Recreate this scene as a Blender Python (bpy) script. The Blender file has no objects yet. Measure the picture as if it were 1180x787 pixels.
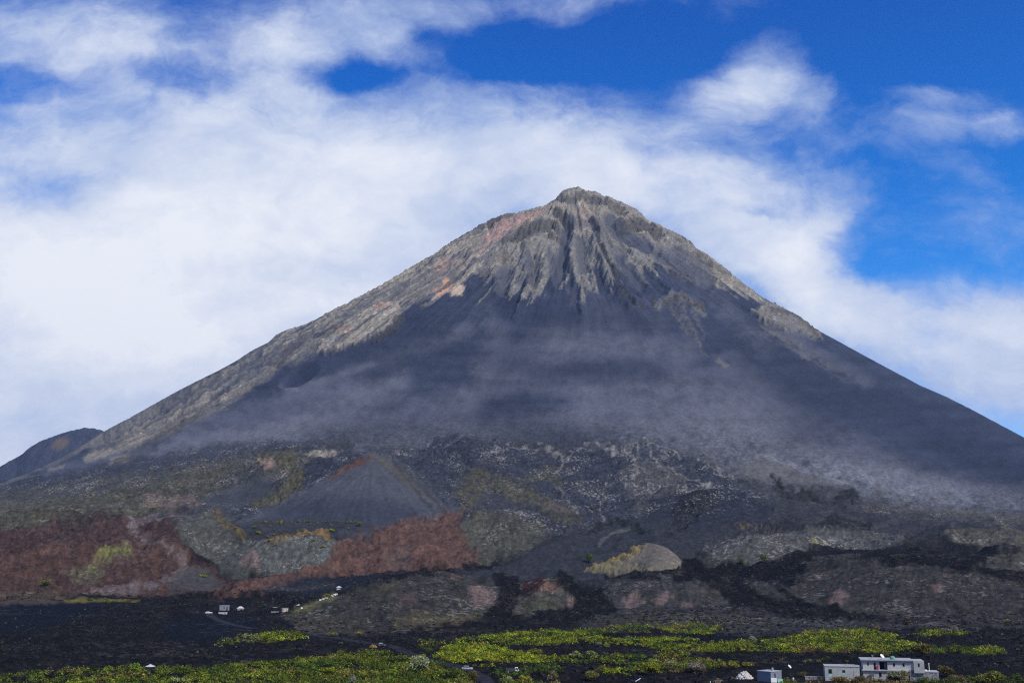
import bpy, math, random
import numpy as np
from mathutils import Vector, Matrix

random.seed(7)
RNG = np.random.default_rng(11)
scene = bpy.context.scene
COL = scene.collection

# ------------------------------------------------------------------ camera model (photo 1180 x 787, f in photo pixels)
FPX, CX, CY = 1200.0, 590.0, 393.5
PITCH = math.radians(12.5)
CP, SP = math.cos(PITCH), math.sin(PITCH)

def px_dir(px, py):
    """direction of a photo pixel -> (tan azimuth, tan elevation over horizontal distance)"""
    s = (np.asarray(px, float) - CX) / FPX
    t = (CY - np.asarray(py, float)) / FPX
    y = CP - t * SP
    z = SP + t * CP
    return s / y, z / np.sqrt(s * s + y * y)

def to_px(x, y, z):
    fwd = y * CP + z * SP
    up = -y * SP + z * CP
    fwd = np.where(fwd < 1e-3, 1e-3, fwd)
    return CX + FPX * x / fwd, CY - FPX * up / fwd

# ------------------------------------------------------------------ noise
_P = np.random.default_rng(5).permutation(512).astype(np.int64)
_G = np.stack([np.cos(np.arange(512) / 512 * 2 * np.pi), np.sin(np.arange(512) / 512 * 2 * np.pi)], 1)

def perlin(x, y, seed=0):
    x = np.asarray(x, float) + seed * 37.17; y = np.asarray(y, float) - seed * 19.31
    xi = np.floor(x).astype(np.int64); yi = np.floor(y).astype(np.int64)
    xf = x - xi; yf = y - yi
    u = xf * xf * xf * (xf * (xf * 6 - 15) + 10); v = yf * yf * yf * (yf * (yf * 6 - 15) + 10)
    def g(i, j):
        h = _P[(_P[(xi + i) & 511] + yi + j) & 511]
        return _G[h, 0] * (xf - i) + _G[h, 1] * (yf - j)
    a = g(0, 0) * (1 - u) + g(1, 0) * u
    b = g(0, 1) * (1 - u) + g(1, 1) * u
    return (a * (1 - v) + b * v) * 1.5

def fbm(x, y, octs=4, seed=0, gain=.5):
    s = 0; amp = 1; tot = 0
    for k in range(octs):
        s = s + amp * perlin(x * 2 ** k, y * 2 ** k, seed + k * 3); tot += amp; amp *= gain
    return s / tot

def ridged(x, y, octs=4, seed=0):
    s = 0; amp = 1; tot = 0
    for k in range(octs):
        n = 1 - np.abs(perlin(x * 2 ** k, y * 2 ** k, seed + k * 3)) * 1.6
        s = s + amp * n; tot += amp; amp *= .5
    return s / tot

def sstep(a, b, x):
    t = np.clip((x - a) / (b - a), 0, 1)
    return t * t * (3 - 2 * t)

def smax(a, b, k):
    h = np.clip(.5 + .5 * (a - b) / k, 0, 1)
    return b + (a - b) * h + k * h * (1 - h)

# ------------------------------------------------------------------ smooth heights
PLAIN_R = np.array([0, 60, 250, 290, 370, 480, 600, 680, 840, 960, 1070, 1180, 1290, 1375, 1600, 2600, 4000, 40000], float)
PLAIN_Z = np.array([-2, -6, -27, -28.6, -26.2, -22.8, -19.0, -15.0, 0, 22.6, 51, 85, 125, 150, 190, 230, 215, 0], float)
_pr = np.linspace(0, 40000, 20001)
_pz = np.interp(_pr, PLAIN_R, PLAIN_Z)
_k = np.exp(-np.linspace(-2.5, 2.5, 61) ** 2); _k /= _k.sum()
_pz = np.concatenate([_pz[:30], np.convolve(_pz, _k, 'same')[30:-30], _pz[-30:]])

APX, APY, APZ = 190.0, 3000.0, 1144.0
SIL = [(-330, 700), (-150, 640), (-60, 590), (0, 557), (30, 547), (70, 528), (100, 510), (125, 494), (150, 481), (175, 467), (200, 453), (225, 440),
       (250, 428), (272, 416), (290, 404), (310, 394), (318, 386), (330, 380), (352, 374), (375, 362), (400, 349), (425, 336),
       (450, 322), (475, 307), (495, 296), (515, 282), (540, 267), (565, 253), (580, 248), (588, 244), (594, 246), (606, 242), (615, 240), (630, 236),
       (640, 229), (648, 220), (655, 217), (662, 215), (669, 216), (675, 219), (688, 221), (695, 226), (703, 227), (710, 231), (722, 235), (731, 240), (735, 241), (738, 246),
       (745, 252), (765, 262), (780, 269), (795, 277), (799, 281), (802, 287), (812, 291), (830, 305), (845, 317), (870, 337), (890, 349), (905, 356), (922, 365),
       (935, 377), (960, 390), (1000, 412), (1030, 428), (1060, 444), (1090, 457), (1120, 472), (1150, 488), (1180, 504),
       (1240, 537), (1400, 620), (1560, 690)]
SIL = np.array(SIL, float)
SIL_A, SIL_E = px_dir(SIL[:, 0], SIL[:, 1])
SX = SIL_A * APY; SZ = SIL_E * APY * np.sqrt(1 + SIL_A ** 2)
_rho = np.linspace(0, 9000, 3001)
def side_profile(sign):
    m = (SX - APX) * sign > 60
    r = np.abs(SX[m] - APX); z = SZ[m]
    o = np.argsort(r); r, z = r[o], z[o]
    r = np.concatenate([[0, 60], r, [r[-1] + 3000]]); z = np.concatenate([[APZ, APZ - 18], z, [z[-1] - 300]])
    p = np.interp(_rho, r, z)
    k = np.exp(-np.linspace(-2, 2, 41) ** 2); k /= k.sum()
    q = np.concatenate([np.full(20, p[0]), p, np.full(20, p[-1])])
    return np.convolve(q, k, 'valid')
PROF_R, PROF_L = side_profile(1), side_profile(-1)
PROF_F = np.interp(_rho, [0, 60, 160, 300, 500, 700, 1100, 1400, 1625, 1850, 2200, 3000, 9000],
                   [1144, 1120, 1058, 962, 820, 690, 452, 284, 170, 62, -60, -250, -500])
_kk = np.exp(-np.linspace(-2, 2, 41) ** 2); _kk /= _kk.sum()
PROF_F = np.convolve(np.concatenate([np.full(20, PROF_F[0]), PROF_F, np.full(20, PROF_F[-1])]), _kk, 'valid')
PROF_B = .5 * (PROF_R + PROF_L)

def ground0(x, y):
    r = np.hypot(x, y)
    plain = np.interp(r, _pr, _pz)
    ap = np.where(y > 1, x / np.maximum(y, 1), 3.0 * np.sign(x))
    side = sstep(.16, .46, np.abs(ap - .01))                # the fan of old flows rises highest in the middle
    plain = np.where(plain > 40, 40 + (plain - 40) * (1 - .78 * side), plain)
    dx, dy = x - APX, y - APY
    rho = np.hypot(dx, dy) + 1e-6
    c, s = -dy / rho, dx / rho            # c=1 towards the camera side
    wF = np.maximum(c, 0) ** 2; wB = np.maximum(-c, 0) ** 2
    wR = np.maximum(s, 0) ** 2; wL = np.maximum(-s, 0) ** 2
    cone = wF * np.interp(rho, _rho, PROF_F) + wB * np.interp(rho, _rho, PROF_B) \
         + wR * np.interp(rho, _rho, PROF_R) + wL * np.interp(rho, _rho, PROF_L)
    far = sstep(9000, 14000, rho)
    cone = cone * (1 - far) - 400 * far
    return smax(cone, plain, 45.0), cone - plain, rho

# hills: (name, photo x, distance, photo y of the top, half width px, half depth m, shape)
HILLS = [
    ('ash_cone', 428, 1190, 523, 130, 150, 'cone'),
    ('mound_b', 577, 1040, 591, 66, 70, 'dome'),
    ('ridge_c', 585, 1210, 543, 55, 80, 'dome'),
    ('ridge_c2', 640, 1120, 578, 50, 60, 'dome'),
    ('mound_d', 727, 850, 627, 60, 66, 'tail'),
    ('dome_e', 462, 640, 661, 150, 165, 'dome'),
    ('dome_f', 626, 640, 667, 48, 60, 'dome'),
    ('dome_g', 768, 690, 659, 95, 90, 'dome'),
    ('hill_h', 1055, 730, 640, 215, 150, 'dome'),
    ('hill_h2', 905, 800, 652, 60, 50, 'dome'),
    ('mound_i', 818, 1140, 564, 85, 90, 'dome'),
    ('ridge_j', 885, 1330, 523, 45, 90, 'dome'),
    ('ridge_j2', 965, 1290, 541, 60, 90, 'dome'),
    ('hill_k', 1165, 850, 635, 75, 80, 'dome'),
    ('hill_m', 1135, 990, 607, 70, 70, 'dome'),
    ('hill_l', 75, 940, 597, 150, 140, 'dome'),
    ('hill_l2', 190, 920, 606, 60, 80, 'dome'),
    ('dome_n', 338, 880, 619, 75, 70, 'dome'),
    ('hill_o', 325, 1290, 527, 45, 70, 'dome'),
    ('mound_q', 925, 1020, 594, 55, 60, 'dome'),
    ('hill_s', 870, 920, 622, 75, 60, 'dome'),
    ('foot_1', 740, 1340, 507, 60, 120, 'dome'),
    ('foot_2', 655, 1350, 513, 35, 90, 'dome'),
    ('foot_3', 540, 1330, 506, 55, 110, 'dome'),
    ('foot_4', 840, 1290, 530, 50, 110, 'dome'),
    ('hill_t', 250, 1060, 580, 90, 110, 'dome'),
    ('crater_f', 624, 628, 681, 14, 14, 'pit'),
]
HP = []
for n_, hx, hr, hty, hw, hd, shp in HILLS:
    a, e = px_dir(hx, hty)
    a = float(a); th = math.atan(a)
    X, Y = hr * math.sin(th), hr * math.cos(th)
    g0 = float(ground0(np.array([X]), np.array([Y]))[0][0])
    htop = float(e) * hr - g0
    if shp == 'pit': htop = -6.0
    HP.append((n_, X, Y, th, hw * hr / FPX, hd, htop, shp))

def hills(x, y):
    """summed hill height and, per hill, the footprint distance q"""
    add = np.zeros_like(x); qs = {}
    wx = 14 * fbm(x / 60, y / 60, 2, 71); wy = 14 * fbm(x / 60, y / 60, 2, 81)
    for n_, X, Y, th, wa, wd, h, shp in HP:
        dx, dy = x - X + wx, y - Y + wy
        u = dx * math.cos(th) - dy * math.sin(th)      # across the view
        v = dx * math.sin(th) + dy * math.cos(th)      # along it
        q = np.sqrt((u / wa) ** 2 + (v / wd) ** 2)
        if shp == 'cone':
            f = np.where(q < 1.25, np.clip(1.06 - np.sqrt(q * q + .035) * .95, 0, None), 0)
            f = np.clip(f, 0, 1); f = f * f * .25 + f * .75
        elif shp == 'tail':
            us = np.array([-1, -.62, -.28, .02, .3, .5, .69, .84, .95, 1.03]); hs = np.array([0, .2, .42, .66, .92, 1, .86, .55, .2, 0])
            un = u / wa + .03 * fbm(y / 25, x / 25, 2, 91); hh = np.interp(un, us, hs); hh = .5 * hh + .25 * np.interp(un - .06, us, hs) + .25 * np.interp(un + .06, us, hs)
            f = hh * np.clip(1 - (v / (wd * (.45 + .55 * hh))) ** 2, 0, 1) ** 1.1
            q = np.where(f > .02, 1 - f, 2.)
        else:
            f = np.clip(1 - q * q, 0, 1) ** 1.6
        if shp == 'pit': add = add + h * f
        else: add = np.maximum(add, h * f) if n_ != 'crater_f' else add
        qs[n_] = q
    for n_, X, Y, th, wa, wd, h, shp in HP:
        if shp == 'pit':
            q = qs[n_]; add = add + h * np.clip(1 - q * q, 0, 1)
    return add, qs

# far hill behind the left shoulder: its skyline as a real ridge 4.3 km off
FAR_L = np.array([(-200, 640), (-90, 596), (-40, 560), (-15, 545), (0, 538), (12, 533), (22, 528), (34, 518), (46, 511), (58, 506), (70, 502), (84, 498), (97, 495.5), (108, 495.5), (118, 499), (140, 510), (190, 545), (260, 600)], float)
FAR_A, FAR_E = px_dir(FAR_L[:, 0], FAR_L[:, 1])
def far_hill(x, y, z):
    r = np.hypot(x, y); a = x / np.where(y > 1, y, 1e9)
    t = np.interp(a, FAR_A, FAR_E, left=0, right=0) * 4300
    t = t + 9 * (ridged(a * 60, r / 260, 3, 141) - .6) + 3 * fbm(a * 300, r / 50, 3, 143)
    d = np.clip(1 - ((r - 4300) / 850) ** 2, 0, 1) ** .8 * (y > 0) * (a > FAR_A[0]) * (a < FAR_A[-1])
    return np.maximum(0, t - z) * d

# ------------------------------------------------------------------ the polar grid
AMAX, NC = .57, 1080
a_in = np.linspace(-AMAX, AMAX, NC)
th_in = np.arctan(a_in)
th_out = np.linspace(th_in[-1], 2 * math.pi + th_in[0], 122)[1:-1]
TH = np.concatenate([th_in, th_out])
NTH = len(TH)
def rows():
    r = [0.6, 2, 5, 10, 18, 28, 40, 55, 72, 92, 115, 140, 165, 190, 210, 225, 236]
    ys = np.interp
    # rows about one picture row apart along the middle column, finer in the near plain
    rr = np.linspace(238, 3060, 6000)
    z, _, _ = ground0(np.full_like(rr, 0.0) , rr)
    e = z / rr
    step = np.abs(np.gradient(e, rr)) * FPX / .95
    step = np.maximum(step, 1 / 5.0)          # never coarser than 5 m
    step = np.minimum(step, 1 / .55)
    cum = np.concatenate([[0], np.cumsum(.5 * (step[1:] + step[:-1]) * np.diff(rr))])
    n = int(cum[-1])
    r += list(np.interp(np.arange(n), cum, rr))
    q = r[-1]; d = 6
    while q < 40000:
        q += d; d = min(d * 1.06, 1500) if q < 3700 or q > 5400 else min(d * 1.02, 40)
        r.append(q)
    return np.array(r)
RR = rows()
NR = len(RR)
R2, T2 = np.meshgrid(RR, TH, indexing='ij')
X2, Y2 = R2 * np.sin(T2), R2 * np.cos(T2)
print('grid', NR, NTH, NR * NTH)

Z2, CONEK, RHO = ground0(X2, Y2)

# --- make the skyline pass where the photograph has it (smooth scale of the cone first)
sel = (RR > 1500) & (RR < 3800)
tan_t = np.interp(a_in, SIL_A, SIL_E)
def gsm(v, s):
    k = np.exp(-.5 * (np.arange(-int(3 * s), int(3 * s) + 1) / s) ** 2); k /= k.sum(); n = len(k) // 2
    return np.convolve(np.concatenate([np.full(n, v[0]), v, np.full(n, v[-1])]), k, 'valid')
E = (Z2 / R2)[sel][:, :NC]
m = E.max(0)
sc = gsm(tan_t / m, 45)
scale = np.ones(NTH); scale[:NC] = sc
no = NTH - NC
scale[NC:] = np.interp(np.arange(no), [0, no * .15, no * .85, no - 1], [sc[-1], 1, 1, sc[0]])
wgt = sstep(-20, 250, CONEK)
Z2 = Z2 * (1 + (scale[None, :] - 1) * wgt)
E = (Z2 / R2)[sel][:, :NC]; RSIL = np.full(NTH, 3000.0); RSIL[:NC] = RR[sel][E.argmax(0)]
RSIL[:NC] = gsm(RSIL[:NC], 8)

HADD, HQ = hills(X2, Y2)
Z2 = Z2 + HADD
PX, PY = to_px(X2, Y2, Z2)
# the scar on the left slope: a hollow cut into the ash
_m = (Y2 > 1500) & (R2 < RSIL[None, :])
_q = np.sqrt(((PX - 345) / 24) ** 2 + ((PY - 434 + (PX - 345) * .45) / 11) ** 2)
Z2 = Z2 - _m * 12 * np.clip(1 - _q ** 2, 0, 1) ** .8
_q2 = np.sqrt(((PX - 330) / 14) ** 2 + ((PY - 448) / 5) ** 2); Z2 = Z2 + _m * 4 * np.clip(1 - _q2 ** 2, 0, 1)
FRONT = (Y2 > 0) & (R2 < RSIL[None, :] + 60) & (np.abs(PX - 590) < 720)
PHI = np.arctan2(X2 - APX, -(Y2 - APY))       # direction round the summit, 0 = towards the camera
# ------------------------------------------------------------------ ground cover: colours of the ash, scoria, rock and lava
NV = NR * NTH
fx, fy, fr = PX.ravel(), PY.ravel(), R2.ravel()
fX, fY = X2.ravel(), Y2.ravel()
fphi, frho = PHI.ravel(), RHO.ravel()
ffront = FRONT.ravel()
ALB = np.zeros((NV, 3)); REL = np.zeros(NV); SPK = np.zeros(NV); CRAG = np.zeros(NV); HGT = np.zeros(NV)
W1 = fbm(fx / 16, fy / 11, 4, 21, .6); W2 = fbm(fx / 16, fy / 11, 4, 31, .6)
W3 = fbm(fx / 5, fy / 3.5, 3, 41, .6); W4 = fbm(fx / 4, fy / 3, 3, 46, .65)
FLOW = fbm(fphi * 60 + .6 * W1, frho / 90, 4, 66, .6)
EYE = 1
RIB = fbm(fphi * 26, frho / 420, 4, 51, .6)            # runs down the slope
RIB2 = fbm(fphi * 90, frho / 260, 3, 61, .55)

def _bbox(pts, pad, r):
    x0, y0 = pts.min(0) - pad; x1, y1 = pts.max(0) + pad
    return np.nonzero(ffront & (fx > x0) & (fx < x1) & (fy > y0) & (fy < y1) & (fr > r[0]) & (fr < r[1]))[0]

def poly(pts, feather=3., warp=4., r=(0, 6000), rib=0.):
    pts = np.array(pts, float)
    ix = _bbox(pts, feather + warp * 1.2 + rib + 1, r)
    x = fx[ix] + W1[ix] * warp * 1.7 + W3[ix] * min(3.2, warp * .8) + RIB[ix] * rib * .4; y = fy[ix] + W2[ix] * warp * 1.3 + W4[ix] * min(2.4, warp * .6) + RIB[ix] * rib
    d = np.full(len(ix), 1e9); ins = np.zeros(len(ix), bool)
    n = len(pts)
    for i in range(n):
        ax, ay = pts[i]; bx, by = pts[(i + 1) % n]
        ex, ey = bx - ax, by - ay
        t = np.clip(((x - ax) * ex + (y - ay) * ey) / (ex * ex + ey * ey + 1e-9), 0, 1)
        d = np.minimum(d, np.hypot(x - ax - t * ex, y - ay - t * ey))
        c = ((ay > y) != (by > y)) & (x < ex * (y - ay) / (ey if abs(ey) > 1e-9 else 1e-9) + ax)
        ins ^= c
    return ix, sstep(-feather, feather, np.where(ins, d, -d))

def stroke(pts, width, feather=2., warp=3., r=(0, 6000), taper=False):
    pts = np.array(pts, float)
    ix = _bbox(pts, width + feather + warp * 1.2 + 1, r)
    x = fx[ix] + W1[ix] * warp * 1.5 + W3[ix] * min(warp, 2); y = fy[ix] + W2[ix] * warp * 1.2
    d = np.full(len(ix), 1e9)
    seg = len(pts) - 1
    for i in range(seg):
        ax, ay = pts[i]; bx, by = pts[i + 1]
        ex, ey = bx - ax, by - ay
        t = np.clip(((x - ax) * ex + (y - ay) * ey) / (ex * ex + ey * ey + 1e-9), 0, 1)
        dd = np.hypot(x - ax - t * ex, y - ay - t * ey)
        if taper: dd = dd + width * .8 * (i + t) / seg
        d = np.minimum(d, dd)
    return ix, 1 - sstep(width - feather, width + feather, d)

def lay(m, col=None, rel=None, spk=None, op=1., crag=None, gain=None):
    ix, w = m
    w = w * op
    if gain is not None: w = w * np.clip(gain[ix], 0, 1)
    if col is not None: ALB[ix] += (np.array(col) - ALB[ix]) * w[:, None]
    if rel is not None: REL[ix] += (rel - REL[ix]) * w
    if spk is not None: SPK[ix] += (spk - SPK[ix]) * w
    if crag is not None: CRAG[ix] += (crag - CRAG[ix]) * w

def lift(m, metres):
    HGT[m[0]] += m[1] * metres
W5 = fbm((fx + .8 * fy) / 20, fy / 4.5, 4, 77, .6); W6 = fbm((fx - .9 * fy) / 17, fy / 6, 4, 79, .6)
MIST_DRIFT = fbm(fx / 90 + .3 * W1, fy / 14, 4, 171, .5)
ASH = (.032, .038, .058); ASHL_MIST = (.130, .132, .152); ASH_SHADE = (.018, .022, .038)
ROCK = (.200, .176, .138); ROCKG = (.158, .145, .122); PINK = (.27, .17, .14); CREAM = (.42, .32, .22)
DARK = (.035, .033, .030); OLIVE = (.056, .052, .033); OLIVEG = (.085, .083, .066)
RED = (.060, .034, .027); REDP = (.043, .027, .025); REDB = (.080, .045, .034)
LAVA = (.0058, .0056, .0055); BLUEASH = (.0040, .0050, .0085); DOME = (.034, .032, .028); DOMEG = (.040, .038, .035)
PINKD = (.135, .092, .082); OCHRE = (.17, .105, .035); TRAIL = (.14, .112, .105); SOOT = (.017, .017, .018)

# base: ash on the cone, dark cinders round its foot, lava on the plain
b = sstep(880, 1060, fr)[:, None]
ALB[:] = np.array(LAVA) * (1 - b) + np.array((.036, .036, .038)) * b
REL[:] = .9; SPK[:] = .10 * (fr < 900)
c = sstep(-10, 70, CONEK.ravel())
ALB[:] = ALB * (1 - c[:, None]) + np.array(ASH) * c[:, None]
REL[:] = REL * (1 - c) + .10 * c
# rock shows through round the back and along both flanks of the cone as well
hi = c * sstep(560, 820, Z2.ravel() + 170 * RIB) * (~ffront)
ALB[:] += (np.array(ROCK) - ALB) * hi[:, None]; REL[:] += 1.6 * hi
# pale bands: misty veil and blown ash put into the colour, over downslope streaks
ALB[:] *= (1 + c * (.16 * RIB + .08 * RIB2 +   .55 * MIST_DRIFT))[:, None]
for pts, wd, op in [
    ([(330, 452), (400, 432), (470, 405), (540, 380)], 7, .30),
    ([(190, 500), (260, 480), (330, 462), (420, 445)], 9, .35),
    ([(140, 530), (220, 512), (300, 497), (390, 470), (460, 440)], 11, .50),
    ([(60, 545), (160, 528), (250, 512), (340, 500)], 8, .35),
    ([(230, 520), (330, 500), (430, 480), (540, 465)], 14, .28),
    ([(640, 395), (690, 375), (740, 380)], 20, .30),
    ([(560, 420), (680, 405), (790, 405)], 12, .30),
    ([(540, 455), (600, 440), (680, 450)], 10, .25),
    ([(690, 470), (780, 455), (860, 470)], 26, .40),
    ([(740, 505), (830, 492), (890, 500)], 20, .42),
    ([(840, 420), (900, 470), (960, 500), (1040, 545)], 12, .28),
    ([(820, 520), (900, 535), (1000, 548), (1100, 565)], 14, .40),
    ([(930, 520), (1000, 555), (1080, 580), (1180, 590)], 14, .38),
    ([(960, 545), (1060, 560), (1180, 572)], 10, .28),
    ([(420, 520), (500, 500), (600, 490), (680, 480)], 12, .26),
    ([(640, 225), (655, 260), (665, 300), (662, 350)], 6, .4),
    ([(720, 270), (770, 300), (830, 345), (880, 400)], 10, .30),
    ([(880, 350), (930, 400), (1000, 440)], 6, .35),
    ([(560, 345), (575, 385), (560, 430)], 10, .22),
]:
    lay(stroke(pts, wd * 1.15, wd * 1.1, 7), ASHL_MIST, op=min(1, op * 1.25), gain=.95 + .35 * W1 + .25 * MIST_DRIFT)
for pts, wd, op in [  # darker bands: cloud shadow put into the ash colour
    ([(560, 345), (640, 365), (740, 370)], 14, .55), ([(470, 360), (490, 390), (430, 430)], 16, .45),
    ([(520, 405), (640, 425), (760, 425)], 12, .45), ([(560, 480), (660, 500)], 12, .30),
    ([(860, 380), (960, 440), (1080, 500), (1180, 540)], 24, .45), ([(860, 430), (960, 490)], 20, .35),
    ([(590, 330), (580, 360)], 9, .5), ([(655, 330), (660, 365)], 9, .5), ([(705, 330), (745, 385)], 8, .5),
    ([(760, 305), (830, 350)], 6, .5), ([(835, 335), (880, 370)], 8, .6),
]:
    lay(stroke(pts, wd, wd * .9, 5), ASH_SHADE, op=op)

# --- rock of the upper cone
rk = RIB * .9 + W1 * .5
lay(poly([(555, 256), (590, 243), (640, 227), (662, 212), (740, 243), (800, 278), (850, 318), (910, 356), (888, 350), (845, 335), (818, 322),
          (795, 322), (780, 312), (760, 302), (742, 310), (728, 305), (705, 292), (690, 296), (672, 296), (655, 294),
          (640, 298), (612, 302), (590, 304), (560, 308), (530, 328), (500, 345), (470, 350), (440, 372), (400, 380), (355, 385), (320, 395), (300, 410),
          (310, 390), (400, 345), (500, 290)], 4, 6, rib=16), ROCK, rel=1.7, spk=.25)
# below it the ribs run out into the ash, long and ragged
bx_ = [(480, 352), (530, 340), (560, 348), (600, 368), (625, 362), (650, 352), (672, 362), (700, 350), (722, 352), (745, 345), (775, 338), (812, 330)]
lim = np.interp(fx, [b[0] for b in bx_], [b[1] for b in bx_])
rfine = 1.25 * RIB + .5 * RIB2 + .25 * W4 - .12
wz = sstep(-.10, .16, rfine - (fy - lim + 26) / 42) * sstep(478, 500, fx) * (1 - sstep(800, 822, fx)) * (ffront & (fy > 270) & (fy < 385) & (fr > 1700))
ixz = np.nonzero(wz > .01)[0]
lay((ixz, wz[ixz]), ROCKG, rel=1.7, spk=.2, op=.9)
for pts, wd, h_ in [([(655, 285), (663, 325), (672, 362)], 5, 14), ([(688, 280), (700, 315), (712, 342), (724, 356)], 7, 18), ([(625, 285), (626, 325)], 7, 12), ([(606, 290), (606, 335), (596, 368)], 6, 16),
                    ([(568, 300), (572, 345)], 6, 10), ([(640, 290), (637, 330)], 6, 10), ([(545, 300), (540, 335)], 7, 12), ([(735, 290), (760, 318), (775, 340)], 8, 16), ([(700, 240), (690, 262), (688, 285)], 7, 14),
                    ([(640, 232), (622, 262), (606, 290)], 9, 14), ([(760, 262), (800, 296), (835, 322)], 7, 14), ([(590, 250), (560, 280), (520, 315)], 8, 12), ([(540, 275), (490, 315), (440, 350)], 7, 12)]:
    lift(stroke(pts, wd, wd * .9, 4, r=(1500, 4000), taper=True), h_)
for pts, wd, h_ in [([(655, 258), (650, 290), (646, 318)], 5, -14), ([(672, 270), (674, 312)], 4, -10), ([(705, 252), (720, 270), (748, 288)], 8, -14), ([(748, 285), (790, 312), (815, 325)], 6, -12), ([(716, 298), (738, 328)], 5, -10),
                    ([(615, 295), (616, 330)], 4, -8), ([(586, 300), (580, 335)], 5, -10), ([(532, 300), (480, 328), (440, 348)], 4, -8)]:
    lift(stroke(pts, wd, wd * .9, 3, r=(1500, 4000)), h_)
# ash gullies between the ribs
for pts, wd, op in [([(655, 262), (650, 290), (646, 318)], 6, .8), ([(668, 275), (672, 310)], 5, .6), ([(705, 255), (720, 272), (745, 285)], 8, .75),
                    ([(745, 285), (790, 312), (815, 325)], 7, .7), ([(715, 300), (735, 325)], 6, .8), ([(610, 300), (614, 330)], 5, .6),
                    ([(585, 310), (575, 335)], 6, .7), ([(530, 300), (480, 325), (440, 345)], 5, .65), ([(660, 255), (700, 265)], 4, .5),
                    ([(520, 318), (490, 335), (460, 345)], 5, .6), ([(775, 290), (815, 312)], 5, .55), ([(500, 318), (450, 335), (395, 365)], 4, .6),
                    ([(635, 300), (640, 330)], 4, .6), ([(690, 275), (715, 295)], 5, .4)]:
    lay(stroke(pts, wd * 1.25, 3, 4), (.052, .056, .072), rel=.3, spk=0, op=min(1, op * 1.15))
# left shoulder strips
for pts, wd, cl_, op in [([(560, 262), (500, 305), (440, 345), (380, 378), (335, 402)], 16, ROCK, .75), ([(520, 300), (470, 338), (430, 362)], 12, ROCK, .7), ([(352, 385), (310, 415), (262, 448), (200, 482), (150, 505)], 11, ROCK, .8),
                         ([(300, 408), (240, 446), (170, 485), (110, 515)], 9, ROCKG, .7), ([(345, 402), (300, 436), (262, 462)], 6, ROCK, .55), ([(255, 470), (200, 492), (150, 512)], 5, ROCK, .5)]:
    lay(stroke(pts, wd, wd * .55, 7), cl_, rel=1.3, spk=.3, op=op, gain=.8 + .8 * W4 + .6 * FLOW)
lay(poly([(310, 396), (320, 384), (352, 372), (375, 364), (355, 385), (335, 398), (300, 425), (262, 458), (215, 482), (196, 478), (240, 440), (280, 414)], 4, 5), ROCKG, rel=1.2, spk=.35, op=.85)
lay(poly([(222, 444), (262, 429), (250, 455), (214, 480), (188, 488), (165, 495), (140, 504), (112, 514), (104, 511), (150, 482), (190, 462)], 4, 5), ROCK, rel=1.0, spk=.4, op=.7)
for pts, wd, op in [([(318, 402), (285, 428), (240, 462), (200, 485)], 3.2, .8), ([(300, 408), (255, 440), (205, 470), (165, 492)], 2.6, .75), ([(250, 436), (205, 462), (150, 492), (110, 513)], 2.8, .75),
                    ([(215, 452), (165, 478), (120, 503)], 2.2, .6), ([(345, 388), (315, 412), (270, 448)], 2.6, .7), ([(262, 448), (222, 474), (170, 498)], 3., .8), ([(190, 470), (140, 494), (90, 521)], 2., .6),
                    ([(360, 380), (338, 400), (318, 420)], 3, .6), ([(470, 325), (440, 350), (405, 368)], 2.5, .6), ([(430, 345), (395, 362), (360, 382)], 2.2, .6), ([(520, 300), (480, 330), (445, 345)], 2., .5)]:
    lay(stroke(pts, wd * .8, wd * .8, 6), ASH, rel=.25, spk=0, op=op, gain=.95 + .9 * W4); lift(stroke(pts, wd * 1.2, wd, 5, r=(1500, 4000)), -6 * op)
lay(stroke([(282, 440), (235, 470), (190, 492), (130, 520), (100, 528)], 4, 2.5, 4), ROCK, rel=1.2, spk=.5, op=.85)
lay(poly([(128, 528), (150, 520), (148, 532), (125, 540)], 2, 2), ROCK, rel=1., op=.8)
lay(poly([(55, 540), (75, 535), (72, 541), (55, 544)], 2, 2), ROCK, op=.6)
lay(stroke([(180, 470), (130, 498), (60, 532), (0, 556)], 4, 3, 3), ROCKG, rel=.8, spk=.5, op=.6)
for k in range(9):
    yy = 470 + k * 9
    lay(stroke([(250 - k * 14, yy - 4 + k), (200 - k * 14, yy + 18)], 2.2, 2, 5), DARK, op=.45)
lay(poly([(364, 402), (372, 392), (400, 376), (430, 355), (455, 351), (464, 361), (452, 380), (424, 393), (400, 402), (372, 411)], 2.5, 5), ROCK, rel=1.5, spk=.3)
lay(stroke([(432, 394), (455, 380), (464, 364)], 3.5, 1.5, 2), DARK, rel=2.2, op=.8)
lay(stroke([(362, 388), (400, 372)], 2, 1.2, 2), DARK, op=.7)
lay(poly([(428, 356), (448, 352), (450, 358), (430, 363)], 2, 2), PINK, op=.7)
lay(poly([(392, 381), (408, 380), (404, 388), (386, 390)], 2, 2), PINK, op=.5)
lay(stroke([(345, 396), (330, 405), (318, 420)], 4, 3, 3), DARK, op=.5)
lift(poly([(364, 402), (400, 376), (430, 355), (455, 351), (464, 361), (452, 380), (424, 393), (400, 402), (372, 411)], 3, 4, r=(1500, 4000)), 9)
lift(stroke([(762, 350), (774, 342), (790, 343), (806, 352)], 5, 3, 3, r=(1500, 4000)), 7); lift(stroke([(784, 352), (792, 372), (806, 396)], 6, 5, 3, r=(1500, 4000), taper=True), 4)
lift(poly([(886, 350), (905, 356), (922, 364), (937, 377), (948, 392), (930, 389), (905, 382), (880, 372), (868, 360)], 2.5, 4, r=(1500, 4000)), 8)
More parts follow.
